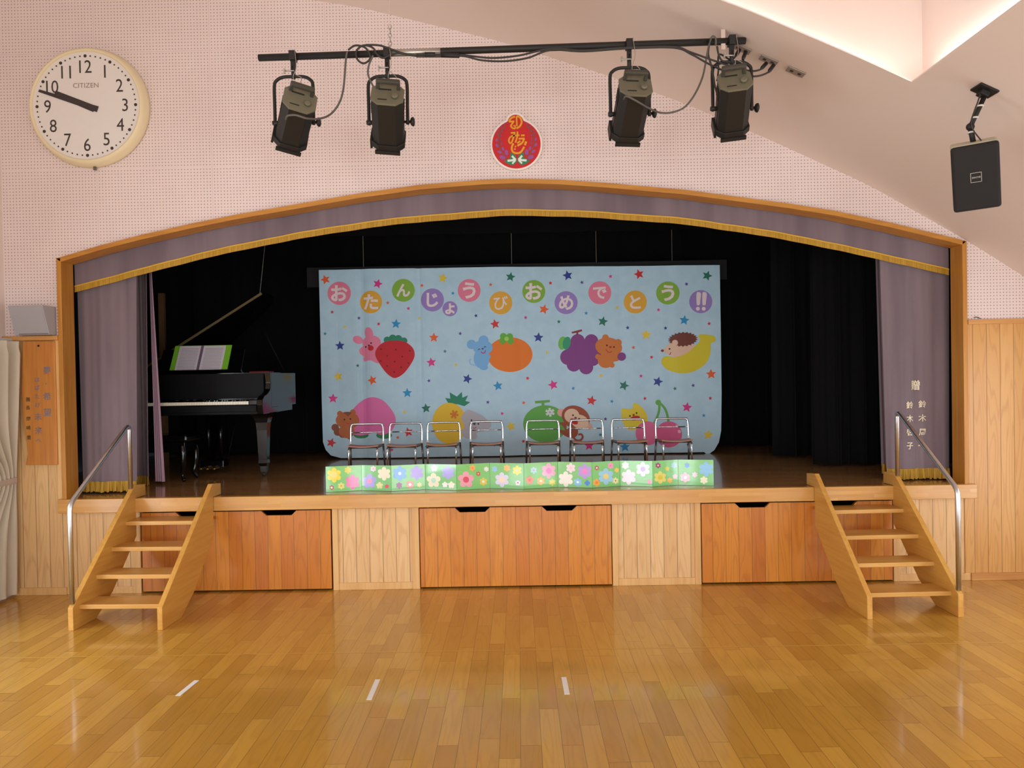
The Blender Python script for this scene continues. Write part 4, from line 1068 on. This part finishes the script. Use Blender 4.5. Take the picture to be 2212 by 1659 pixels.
# ------------------------------------------------------------------ emblem
EZ = 1/11.06*.003636
EM0 = (.018, 0, 3.469)
em = thing('school_emblem', 'round red emblem with gold characters and a purple wreath above the stage arch', 'emblem', EM0)
def E_(x, y, h): return Vector((EM0[0]+(x-1055)*EZ, -h, EM0[2]-(y-925)*EZ))
def ering(R, rb, n=64):
    """outline of the disc with the small round bump on top"""
    out_ = []
    for i in range(n*2):
        a = 2*PI*i/(n*2); dx, dy = math.sin(a), -math.cos(a)
        r1 = R; ox, oy = -10, -505
        b = dx*ox+dy*oy; c_ = ox*ox+oy*oy-rb*rb; D = b*b-c_
        r2 = b+math.sqrt(D) if D > 0 else 0
        r = max(r1, r2); out_.append((1055+dx*r, 925+dy*r))
    return out_
EC = [0]
def eflat(pts, h, mat, mb=None, h0=None):
    mb = mb or MB(); h0 = h-.0012 if h0 is None else h0
    EC[0] += 1; h += .00003*(EC[0] % 40)
    bm = bmesh.new(); lo_ = [bm.verts.new(E_(x, y, h0)) for x, y in pts]; hi_ = [bm.verts.new(E_(x, y, h)) for x, y in pts]
    n_ = len(pts); bm.faces.new(hi_); 
    for i in range(n_): bm.faces.new((lo_[i], lo_[(i+1) % n_], hi_[(i+1) % n_], hi_[i]))
    bmesh.ops.recalc_face_normals(bm, faces=list(bm.faces))
    bmesh.ops.triangulate(bm, faces=[f for f in bm.faces if len(f.verts) > 4])
    return mb.bm(bm, mat)
I_ = lambda x, y: (x, y)
part(eflat(ering(615, 240), .030, plain('emblem white rim', (236, 228, 220), .5), None, .002), 'back_plate', em, 'white back plate')
part(eflat(ering(572, 190), .033, plain('emblem red', (196, 26, 30), .4), None, .030), 'red_disc', em, 'red disc')
GLD = plain('emblem gold', (222, 158, 32), .4)
g = MB()
for pts, w in (([(1035, 275), (960, 300), (910, 350), (895, 395)], 42), ([(890, 392), (1015, 388)], 40), ([(1005, 385), (925, 495)], 40), ([(925, 490), (970, 545), (1035, 560)], 38), ([(1035, 560), (1030, 480)], 30), ([(1030, 490), (985, 490)], 24),
               ([(1070, 270), (1075, 505)], 36), ([(1070, 268), (1150, 300), (1190, 400), (1150, 500), (1062, 555)], 42)):
    eflat(ribbon(I_, pts, w), .0345, GLD, g)
part(g, 'top_character', em, 'gold stylised character on top')
g = MB()
for pts, w in (([(930, 660), (1035, 655)], 40), ([(1025, 650), (990, 760), (950, 870), (910, 900), (880, 860), (890, 790), (940, 740), (1040, 720), (1130, 716)], 38), ([(1085, 630), (1075, 760), (1030, 890)], 38),
               ([(1165, 722), (1255, 722)], 40), ([(1110, 800), (1250, 795)], 40), ([(1240, 790), (1200, 890), (1080, 965)], 46), ([(1150, 850), (1075, 905)], 40),
               ([(1290, 865), (1255, 955)], 50), ([(985, 905), (945, 1000), (965, 1100), (1060, 1140), (1160, 1110), (1240, 990)], 46), ([(1015, 975), (1050, 985)], 36), ([(1000, 1035), (1035, 1045)], 40)):
    eflat(ribbon(I_, pts, w), .0345, GLD, g)
part(g, 'characters', em, 'gold hiragana characters')
PUR = plain('emblem purple', (150, 78, 150), .4); PUR2 = plain('emblem dull purple', (150, 62, 100), .4); STM = plain('emblem stem', (116, 84, 60), .5)
g = MB()
for s in (-1, 1):
    mx = lambda x: 1055+s*(x-1055)
    eflat(ribbon(I_, [(mx(1290), 1255), (mx(1400), 1120), (mx(1465), 960), (mx(1470), 780), (mx(1420), 620), (mx(1310), 480)], 22), .0343, STM, g)
part(g, 'wreath_stem', em)
g = MB()
for s in (-1, 1):
    mx = lambda x: 1055+s*(x-1055)
    for x, y, rx, ry, r, m in ((1390, 1235, 75, 48, -20, PUR), (1295, 1120, 44, 70, 8, PUR), (1455, 1105, 60, 32, -25, PUR), (1375, 1030, 30, 50, 15, PUR), (1515, 950, 32, 50, 25, PUR), (1410, 910, 24, 44, 0, PUR2), (1515, 820, 24, 44, 5, PUR), (1420, 815, 20, 40, 0, PUR2), (1500, 690, 20, 42, -10, PUR2), (1415, 720, 18, 34, 0, PUR2), (1470, 600, 18, 36, -20, PUR2), (1380, 620, 16, 30, -10, PUR2), (1400, 510, 16, 32, -40, PUR2), (1330, 540, 15, 28, -30, PUR2), (1320, 450, 14, 28, -50, PUR2), (1255, 430, 14, 26, -60, PUR2)):
        eflat(el(I_, mx(x), y, rx, ry, s*r, 16), .0342, m, g)
part(g, 'wreath_petals', em, 'purple wreath petals')
LG = plain('emblem leaf green', (44, 128, 84), .4); LW = plain('emblem leaf white', (220, 232, 222), .4); g = MB()
for s in (-1, 1):
    mx = lambda x: 1065+s*(x-1065)
    eflat(poly(I_, [(mx(1075), 1310), (mx(1110), 1190), (mx(1220), 1130), (mx(1235), 1255), (mx(1365), 1310), (mx(1290), 1380), (mx(1180), 1420), (mx(1100), 1370)]), .0345, LG, g)
    for p2, w in (((1185, 1200), 46), ((1290, 1315), 50), ((1180, 1385), 40), ((1150, 1260), 60)):
        eflat(ribbon(I_, [(mx(1100), 1300), (mx(p2[0]), p2[1])], w), .0355, LW, g)
part(g, 'leaves', em, 'green and white leaves')

# ------------------------------------------------------------------ carved wooden plaque, grey wall speaker and hall curtain on the left
M_PLQ = wood('plaque timber', 2, (206, 140, 66), (182, 112, 46), .5)
pl = thing('wooden_plaque', 'tall wooden plaque with carved Japanese writing beside the beige curtain', 'plaque', (-3.76, -.03, 1.03))
pts = [(-3.885, 1.035), (-3.632, 1.032), (-3.632, 2.005), (-3.880, 2.008)]
pts += [(-3.895, 1.8), (-3.900, 1.6), (-3.893, 1.4), (-3.872, 1.22), (-3.866, 1.12)]
part(MB().prism(pts, -.036, -.006, M_PLQ, bev=.004), 'board', pl)
INK = plain('silver blue ink', (122, 118, 134), .45); INK2 = plain('dark ink', (74, 60, 40), .5)
def carve(cx, cy, ch, size, mat):
    p = at(cx, cy, -.04); vs, fs = text_mesh(ch, size, size*.01)
    part(MB().add([(p.x+v.x, -.0372, p.z+v.y) for v in vs], fs, mat), 'character', pl)
for ch, cx, cy, s_ in (('\u5922', 101, 800, .062), ('\u30fb', 99, 829, .05), ('\u5e0c', 101, 856, .066), ('\u671b', 102, 890, .066),
                       ('\u306f', 80, 820, .045), ('\u3070', 80, 837, .045), ('\u305f', 80, 856, .045), ('\u3051', 81, 875, .045), ('\u672a', 82, 900, .06), ('\u6765', 83, 930, .06), ('\u3078', 83, 952, .05)):
    carve(cx, cy, ch, s_, INK)
for ch, cx, cy in (('\u5712', 60, 863), ('\u9577', 60, 881), ('\u5ca1', 61, 905), ('\u5d0e', 61, 924), ('\u8c4a', 62, 945)): carve(cx, cy, ch, .036, INK2)
part(MB().lathe([(.009, 0), (.009, .0015)], plain('dark hanging hole', (40, 26, 16), .8), 12, Matrix.Translation((at(83, 747, -.037).x, -.0362, at(83, 747, -.037).z)) @ Matrix.Rotation(PI/2, 4, 'X')), 'hanging_hole', pl)
M_GREY = plain('light grey speaker case', (176, 172, 176), .5); M_GMESH = plain('grey speaker mesh', (168, 166, 172), .6)
ws_ = thing('wall_speaker', 'light grey box speaker on the ledge above the wooden plaque', 'speaker', (-3.78, -.08, 2.05))
sv = [(-3.90, -.175, 2.275), (-3.632, -.175, 2.275), (-3.632, -.095, 2.052), (-3.90, -.095, 2.052), (-3.90, -.004, 2.275), (-3.632, -.004, 2.275), (-3.632, -.004, 2.052), (-3.90, -.004, 2.052)]
part(MB().add(sv, [(0, 3, 2, 1), (0, 1, 5, 4), (1, 2, 6, 5), (2, 3, 7, 6), (3, 0, 4, 7), (4, 5, 6, 7)], M_GREY), 'case', ws_)
nf = Vector((0, -(2.275-2.052), -.08)).normalized()
def spf(u, v): 
    a, b, c_, d = [Vector(p) for p in (sv[3], sv[2], sv[1], sv[0])]
    return (a*(1-u)+b*u)*(1-v)+(d*(1-u)+c_*u)*v
part(MB().add([spf(.03, .07)+nf*.004, spf(.97, .07)+nf*.004, spf(.97, .96)+nf*.004, spf(.03, .96)+nf*.004, spf(.03, .07), spf(.97, .07), spf(.97, .96), spf(.03, .96)], [(0, 1, 2, 3), (0, 4, 5, 1), (1, 5, 6, 2), (2, 6, 7, 3), (3, 7, 4, 0)], M_GMESH), 'grille', ws_)
part(MB().add([spf(.12, .025)+nf*.002, spf(.98, .025)+nf*.002, spf(.98, .045)+nf*.002, spf(.12, .045)+nf*.002], [(0, 1, 2, 3)], plain('dark slot', (70, 68, 80), .6)), 'slot', ws_)
# beige curtain hanging along the left wall windows
M_BEIGE = cloth('beige curtain', (206, 196, 178), (194, 184, 166), .85, 8.0, .2, .2)
lc = thing('window_curtain', 'beige pleated window curtain tied back at the left edge of the hall', 'curtain', (-3.95, -.4, 0))
def lcf(u, v):
    z = .03+1.975*v; y = -.05-1.5*u
    tie = math.exp(-((z-.93)/.30)**2)
    fl = max(0, (z-1.0))/1.0
    y = -.05-u*(1.5-.9*tie-.15*(1-fl))
    ph = u*62+.8*math.sin(u*9)
    am = .045-.012*(1-v)-.018*tie
    x = -3.918-.066*(1-v)-.004*tie+am*math.sin(ph)*(.75 if z > 1.93 else 1)+.008*math.sin(ph*2.1+z*2)*(.4+.6*v)
    if u < .02: x = min(x, -3.87-.07*(1-v))
    return (x, y, z)
part(MB().grid(lcf, 260, 40, M_BEIGE), 'cloth', lc)
part(MB().box(-4.0, -3.932, -.95, -.060, .895, .945, cloth('beige tie band', (188, 172, 160), (180, 164, 152), .85), bev=.01), 'tie_band', lc)
part(MB().box(-3.99, -3.96, -4.0, -.03, 2.004, 2.03, plain('curtain rail', (200, 196, 188), .4)), 'rail', lc)

# ------------------------------------------------------------------ lighting pipe with four spotlights
M_IRON = plain('matt black iron', (40, 38, 36), .55, .3)
M_OLIVE = plain('charcoal lamp housing', (36, 34, 31), .5, .2)
M_CAPM = plain('back cap with painted light', (112, 108, 88), .6, .1)  # lighter than the housing: light from hall and floor is put into the colour
M_CABLE = plain('dark rubber cable', (50, 47, 44), .6)
M_CABLE2 = plain('grey rubber cable', (92, 88, 82), .6)
M_SAFE = plain('bare steel', (190, 188, 182), .35, .9)
PY = -1.25
def PP(x, y, Y=PY): return tuple(at(x, y, Y))
pa, pb = at(559, 125, PY), at(1610, 88, PY)
lp = thing('lighting_pipe', 'long black pipe hanging from the ceiling with four spotlights clamped to it', 'pipe', tuple((pa+pb)/2))
def pipe_z(x): return pa.z+(pb.z-pa.z)*(x-pa.x)/(pb.x-pa.x)
part(MB().tube([pa, pb], .021, M_IRON, 18), 'pipe', lp)
part(MB().tube([pa+(pb-pa)*.262, pa+(pb-pa)*.375], .0216, M_SAFE, 18), 'bare_section', lp, 'bare shiny steel section of the pipe')
bx_ = at(1566, 98, PY); zt = czs(bx_.x-.01)
part(MB().box(bx_.x-.026, bx_.x+.0, PY-.012, PY-.006, bx_.z-.03, zt-.002, plain('pale bracket', (206, 186, 172), .5)), 'ceiling_bracket', lp, 'pale strap bracket')
hx = at(843, 100, PY).x
ch = MB()
zz = pipe_z(hx)+.02
for i in range(6):
    t_ = [(hx+(.009*math.cos(a) if i % 2 else 0), PY+(0 if i % 2 else .009*math.cos(a)), zz+.012+i*.026+.017*math.sin(a)) for a in [2*PI*k/10 for k in range(10)]]
    ch.tube(t_, .0026, M_SAFE, 5, closed=True)
ch.tube([(hx, PY, zz+.16), (hx, PY, czs(hx)-.001)], .0011, plain('thin pink wire', (216, 196, 188), .6), 5)
part(ch, 'hanger_chain', lp, 'short steel chain')
M_HANDLE = plain('grey lamp handle', (70, 68, 60), .5, .2)
def spot(px, py_piv, ax, ay, az, label, cable_y=0, knobz=0.0):
    """theatre spotlight: clamp, U yoke, eight-sided housing aimed along (ax, ay, az)"""
    pv = at(px, py_piv, PY); x = pv.x; zp = pipe_z(x)
    t = thing('spotlight', label, 'spotlight', tuple(pv), group='spotlights on the ceiling pipe')
    w = .120; top = pv.z+.282
    cl_ = MB().box(x-.020, x+.020, PY-.030, PY+.030, zp-.028, zp+.030, M_IRON, bev=.004)
    cl_.box(x-.014, x+.014, PY-.012, PY+.012, zp-.09, zp-.02, M_IRON, bev=.003).tube([(x, PY, top-.01), (x, PY, zp-.06)], .013, M_IRON, 10).tube([(x-.05, PY-.02, zp-.095), (x+.01, PY-.02, zp-.095)], .005, M_SAFE, 6).box(x-.055, x-.045, PY-.024, PY-.016, zp-.11, zp-.08, M_SAFE)
    part(cl_, 'clamp', t, 'black pipe clamp with wing bolt')
    part(MB().tube(spline([(x+.02, PY-.032, zp+.03), (x+.03, PY-.04, zp-.08), (x+.01, PY-.04, top-.02), (x+.04, PY-.04, top-.06), (x+.06, PY-.03, top-.02), (x+.02, PY-.02, zp-.12)], 5), .0022, M_SAFE, 5), 'safety_wire', t, 'thin steel safety wire')
    Y_ = [(x-w, PY, pv.z-.015), (x-w, PY, pv.z+.10), (x-w, PY, top-.055), (x-w+.015, PY, top-.02), (x-w+.055, PY, top), (x, PY, top+.002), (x+w-.055, PY, top), (x+w-.015, PY, top-.02), (x+w, PY, top-.055), (x+w, PY, pv.z+.10), (x+w, PY, pv.z-.015)]
    part(MB().tube(spline(Y_, 3), .0105, M_IRON, 8), 'yoke', t)
    a = Vector((ax, ay, az)).normalized()
    side = Vector((1, 0, 0)); side = (side-a*side.dot(a)).normalized(); up = side.cross(a)
    up = -up if up.z < 0 else up
    m = Matrix.Identity(4)
    for i in range(3):
        m[i][0] = side[i]; m[i][1] = a[i]; m[i][2] = up[i]; m[i][3] = pv[i]
    def octa(hw, hh, c_): return [(-hw, -hh+c_), (-hw+c_, -hh), (hw-c_, -hh), (hw, -hh+c_), (hw, hh-c_), (hw-c_, hh), (-hw+c_, hh), (-hw, hh-c_)]
    hs = MB().prism(octa(.094, .094, .040), -.190, .118, M_OLIVE, m, 'XZ', .003)
    hs.prism(octa(.104, .104, .044), .100, .140, M_OLIVE, m, 'XZ', .003)
    for sx in (-1, 1):
        hs.box(sx*.0945-.003, sx*.0945+.003, -.08, .12, -.03, .03, M_OLIVE, m)
        for k in range(5): hs.box(sx*.097-.002, sx*.097+.002, -.15+k*.014, -.144+k*.014, -.04, .04, M_IRON, m)
    part(hs, 'housing', t)
    part(MB().prism(octa(.098, .098, .043), -.201, -.189, M_CAPM, m, 'XZ', .002).box(-.055, .02, -.2035, -.200, .035, .045, M_IRON, m).box(-.055, .0, -.2035, -.200, -.060, -.054, M_IRON, m), 'back_cap', t, 'back cap tinted lighter for the hall light on it')
    part(MB().box(-.072, .072, -.262, -.236, .036, .068, M_HANDLE, m, .008).box(-.072, -.052, -.24, -.198, .040, .064, M_HANDLE, m, .003).box(.052, .072, -.24, -.198, .040, .064, M_HANDLE, m, .003), 'handle', t)
    part(MB().lathe([(.018, 0), (.02, .016), (.014, .02)], M_CAPM, 14, m @ Matrix.Translation((.045, -.201, -.028)) @ Matrix.Rotation(PI/2, 4, 'X')), 'cap_knob', t)
    part(MB().prism(octa(.092, .092, .040), .140, .156, M_IRON, m, 'XZ').box(-.078, .078, .135, .160, -.112, -.098, M_IRON, m).box(-.112, -.098, .095, .160, -.06, .06, M_IRON, m), 'lens_frame', t)
    kn = MB().tube([(x+.100, PY, pv.z), (x+.138, PY, pv.z)], .009, M_IRON, 8).lathe([(.008, 0), (.022, .006), (.028, .014), (.028, .022), (.016, .028)], M_IRON, 14, Matrix.Translation((x+.135, PY, pv.z)) @ Matrix.Rotation(PI/2, 4, 'Y'))
    part(kn, 'tilt_knob', t)
    part(MB().tube([(x-.135, PY, pv.z), (x-.09, PY, pv.z)], .014, M_IRON, 8), 'pivot_bolt', t)
spot(636, 265, -.44, .84, -.46, 'leftmost spotlight on the pipe, tilted to the left, grey cable at its back')
spot(839, 264, -.12, .81, -.57, 'second spotlight from the left, hanging straight under the cable coil')
spot(1361, 246, -.06, .81, -.57, 'third spotlight from the left, between the emblem and the cable bundle')
spot(1582, 234, .14, .81, -.57, 'rightmost spotlight, hanging under the cable bundle by the ceiling outlets')

# ceiling outlets
M_PLATE = plain('grey outlet plate', (150, 138, 128), .5, .3)
for (px, py, lab, plug) in ((1603, 106, 'topmost grey ceiling outlet plate right behind the pipe end', 1), (1661, 133, 'middle grey ceiling outlet plate with two black plugs', 1), (1719.5, 151, 'lowest grey ceiling outlet plate with both sockets empty', 0)):
    P0 = at(px, py, -1.13); x = P0.x; y = -1.13; z = czs(x); sl = (czs(x+.05)-czs(x-.05))/.1
    d = Vector((1, 0, sl)).normalized(); nn = Vector((d.z, 0, -d.x))
    m = Matrix.Identity(4)
    for i in range(3):
        m[i][0] = d[i]; m[i][1] = (0, 1, 0)[i]; m[i][2] = nn[i]; m[i][3] = (x, y, z)[i]
    t = thing('ceiling_outlet', lab, 'outlet', (x, y, z), group='outlet plates on the ceiling')
    part(MB().box(-.058, .058, -.034, .034, 0, .010, M_PLATE, m, .003), 'plate', t)
    for s in (-1, 1):
        part(MB().box(s*.026-.010, s*.026+.010, -.010, .010, .010, .0115, M_IRON, m), 'socket', t)
OUTP = {}
def cable(label, pts, r=.0055, mat=None, plug=None, n=6):
    P = [tuple(at(p[0], p[1], p[2] if len(p) > 2 else PY-.03)) for p in pts]
    mid = P[len(P)//2]
    if plug:
        t = thing('power_cable', label, 'cable', mid)
        part(MB().tube(spline(P, n), r, mat or M_CABLE, 7), 'cord', t)
        e0, e1 = Vector(P[-1]), Vector(P[-2]); d = (e1-e0).normalized()
        part(MB().tube([e0, e0+d*.055, e0+d*.075], [.012, .012, .007], plain('black plug', (30, 28, 28), .5), 10), 'plug', t)
    else:
        tag(MB().tube(spline(P, n), r, mat or M_CABLE, 7).build('power_cable', None, mid), label, 'cable')
cable('grey cable looping from the pipe down to the leftmost spotlight', [(750, 112), (747, 130), (742, 190), (733, 222), (715, 246), (692, 256, PY-.12), (664, 256, PY-.27), (640, 249, PY-.29), (622, 250, PY-.27), (618, 258, PY-.2)], .0062, M_CABLE2)
cable('dark cable coiled around the pipe left of the second spotlight', [(752, 108), (768, 98), (790, 104), (800, 125), (786, 137), (772, 128), (770, 110), (785, 98), (805, 103), (815, 118), (828, 125), (845, 118), (862, 115), (900, 121)], .0062)
cable('cable arching from the coil over the second spotlight clamp', [(790, 97), (820, 98), (850, 108), (880, 118), (920, 122), (960, 120), (985, 121)], .0062)
cable('grey cable running down the left yoke arm of the second spotlight', [(806, 120), (797, 140), (795, 160), (802, 178), (810, 195), (814, 215, PY-.07), (822, 232, PY-.09)], .006, M_CABLE2)
cable('cable slung under the pipe to the ceiling outlets, upper of the two', [(900, 118), (960, 119), (1000, 119), (1060, 125), (1120, 120), (1190, 105), (1260, 109), (1350, 103), (1455, 101), (1490, 112), (1540, 130), (1580, 143, -1.22), (1620, 153, -1.2), (1643, 150, -1.19), (1655, 137, -1.15)], .006, None, True)
cable('cable sagging deepest under the pipe to the ceiling outlets', [(900, 122), (950, 122), (1000, 121), (1040, 130), (1090, 132), (1140, 125), (1190, 108), (1260, 111), (1350, 105), (1455, 103), (1495, 118), (1535, 140), (1580, 158, -1.22), (1630, 165, -1.2), (1660, 156, -1.18), (1671, 141, -1.15)], .006, None, True)
cable('brown cable swooping from the pipe end to the third spotlight', [(1348, 214, PY-.2), (1354, 208, PY-.27), (1376, 219, PY-.27), (1402, 234, PY-.16), (1425, 243), (1450, 243), (1478, 232), (1500, 205), (1518, 165), (1528, 115), (1534, 88), (1540, 78), (1546, 84), (1546, 98)], .006, M_CABLE2)
cable('dark cable down the left yoke arm of the rightmost spotlight', [(1534, 84), (1530, 115), (1536, 140), (1541, 165), (1544, 185), (1550, 205, PY-.06), (1553, 222, PY-.08)], .006)
cable('short dark cable from the pipe end to the topmost ceiling outlet', [(1549, 100), (1553, 120), (1562, 132), (1580, 130, -1.22), (1590, 120, -1.19), (1597, 108, -1.15)], .006, None, True)
cable('thin dark cable hanging behind the rightmost spotlight yoke to an outlet', [(1549, 175, PY), (1552, 150, PY), (1553, 118, PY), (1575, 128, -1.22), (1602, 140, -1.2), (1607, 122, -1.17), (1611, 112, -1.15)], .0055, None, True)
tg = MB()
for a_, b_ in (((918, 118), (940, 118)), ((953, 119), (992, 120))):
    p, q = at(a_[0], a_[1], PY-.03), at(b_[0], b_[1], PY-.03)
    mb = MB().tube([p, q], .015, plain('black cable tape', (30, 29, 28), .6), 10)
    tag(mb.build('cable_tape', None, p), 'black tape wrap binding two cables under the pipe, %s' % ('shorter left wrap' if a_[0] < 930 else 'longer right wrap'), 'tape wrap')

# ------------------------------------------------------------------ black ceiling speaker on the right
M_SPK = plain('black speaker grille', (20, 19, 19), .75)
M_SPKE = plain('speaker edge', (58, 56, 54), .5)
bs = thing('ceiling_speaker', 'black rectangular speaker hanging from an angled ceiling bracket at the upper right', 'speaker', (2.515, -1.8, 2.71))
m = Matrix.Translation((2.515, -1.8, 2.71)) @ Matrix.Rotation(math.radians(-3.0), 4, 'Y') @ Matrix.Rotation(math.radians(-29), 4, 'Z') @ Matrix.Rotation(math.radians(19), 4, 'X')
HW, HH = .112, .178
part(MB().box(-HW, HW, .02, .17, -HH, HH, plain('cream speaker case', (196, 190, 168), .5), m, .012), 'case', bs, 'pale case behind the grille')
part(MB().box(-HW-.001, HW+.001, -.015, .03, -HH-.001, HH-.004, M_SPK, m, .014), 'grille', bs, 'black front grille')
lg = MB(); e = .0165
for xa, xb, za, zb_ in ((-.026, .026, .024, .026), (-.026, .026, -.026, -.024), (-.026, -.024, -.026, .026), (.024, .026, -.026, .026)): lg.box(xa, xb, -.0165, -.0155, za, zb_, M_SAFE, m)
part(lg, 'badge_frame', bs, 'thin silver badge frame')
vs, fs = text_mesh('BOSE', .02, .0)
part(MB().add([m @ Vector((-v.x*.9, -.0162, -v.y*.6)) for v in vs], fs, M_SAFE), 'badge_lettering', bs, 'silver badge lettering upside down')
mt = at(2128, 196, -1.78); el_ = at(2096, 274, -1.78); tp = m @ Vector((0, .10, HH-.01))
zc = czs(mt.x)
sl = (czs(mt.x+.05)-czs(mt.x-.05))/.1; d = Vector((1, 0, sl)).normalized(); nn = Vector((d.z, 0, -d.x))
mm = Matrix.Identity(4)
for i in range(3):
    mm[i][0] = d[i]; mm[i][1] = (0, 1, 0)[i]; mm[i][2] = nn[i]; mm[i][3] = (mt.x, -1.78, zc)[i]
part(MB().box(-.055, .055, -.05, .05, 0, .012, M_IRON, mm, .003).box(-.025, .025, -.025, .025, .012, .04, M_IRON, mm, .003), 'ceiling_plate', bs)
arm = MB().tube([(mt.x, -1.78, zc-.03), tuple(el_)], .013, M_IRON, 10).ball(el_, .022, M_IRON).tube([tuple(el_), tuple(tp)], .014, M_IRON, 10)
part(arm, 'bracket_arm', bs)
wv = spline([(mt.x-.03, -1.79, zc-.02), (mt.x-.055, -1.80, zc-.08), (el_.x+.015, -1.80, el_.z+.09), (el_.x-.012, -1.81, el_.z+.02), (el_.x+.0, -1.81, el_.z-.03), (tp.x+.03, tp.y-.03, tp.z)], 6)
part(MB().tube(wv, .004, M_CABLE, 6), 'speaker_cable', bs)
M_TIE = plain('white cable tie', (226, 220, 214), .5)
for f_ in (.35, .72):
    c_ = Vector((mt.x, -1.78, zc-.03)).lerp(el_, f_)
    part(MB().tube([c_+Vector((0, 0, .004)), c_-Vector((0, 0, .004))], .020, M_TIE, 10), 'cable_tie', bs, 'white cable tie')
c_ = el_.lerp(tp, .35); part(MB().tube([c_+Vector((0, 0, .004)), c_-Vector((0, 0, .004))], .021, M_TIE, 10), 'cable_tie', bs, 'white cable tie')
# small black wire stub on the right wall ledge
wsb = MB().tube(spline([at(2104, 686, -.01), at(2110, 685, -.012), at(2118, 688, -.01)], 4), .003, M_CABLE, 6)
tag(wsb.build('wire_stub', None, at(2110, 686, -.01)), 'tiny black wire stub sticking out above the right wall trim', 'wire')
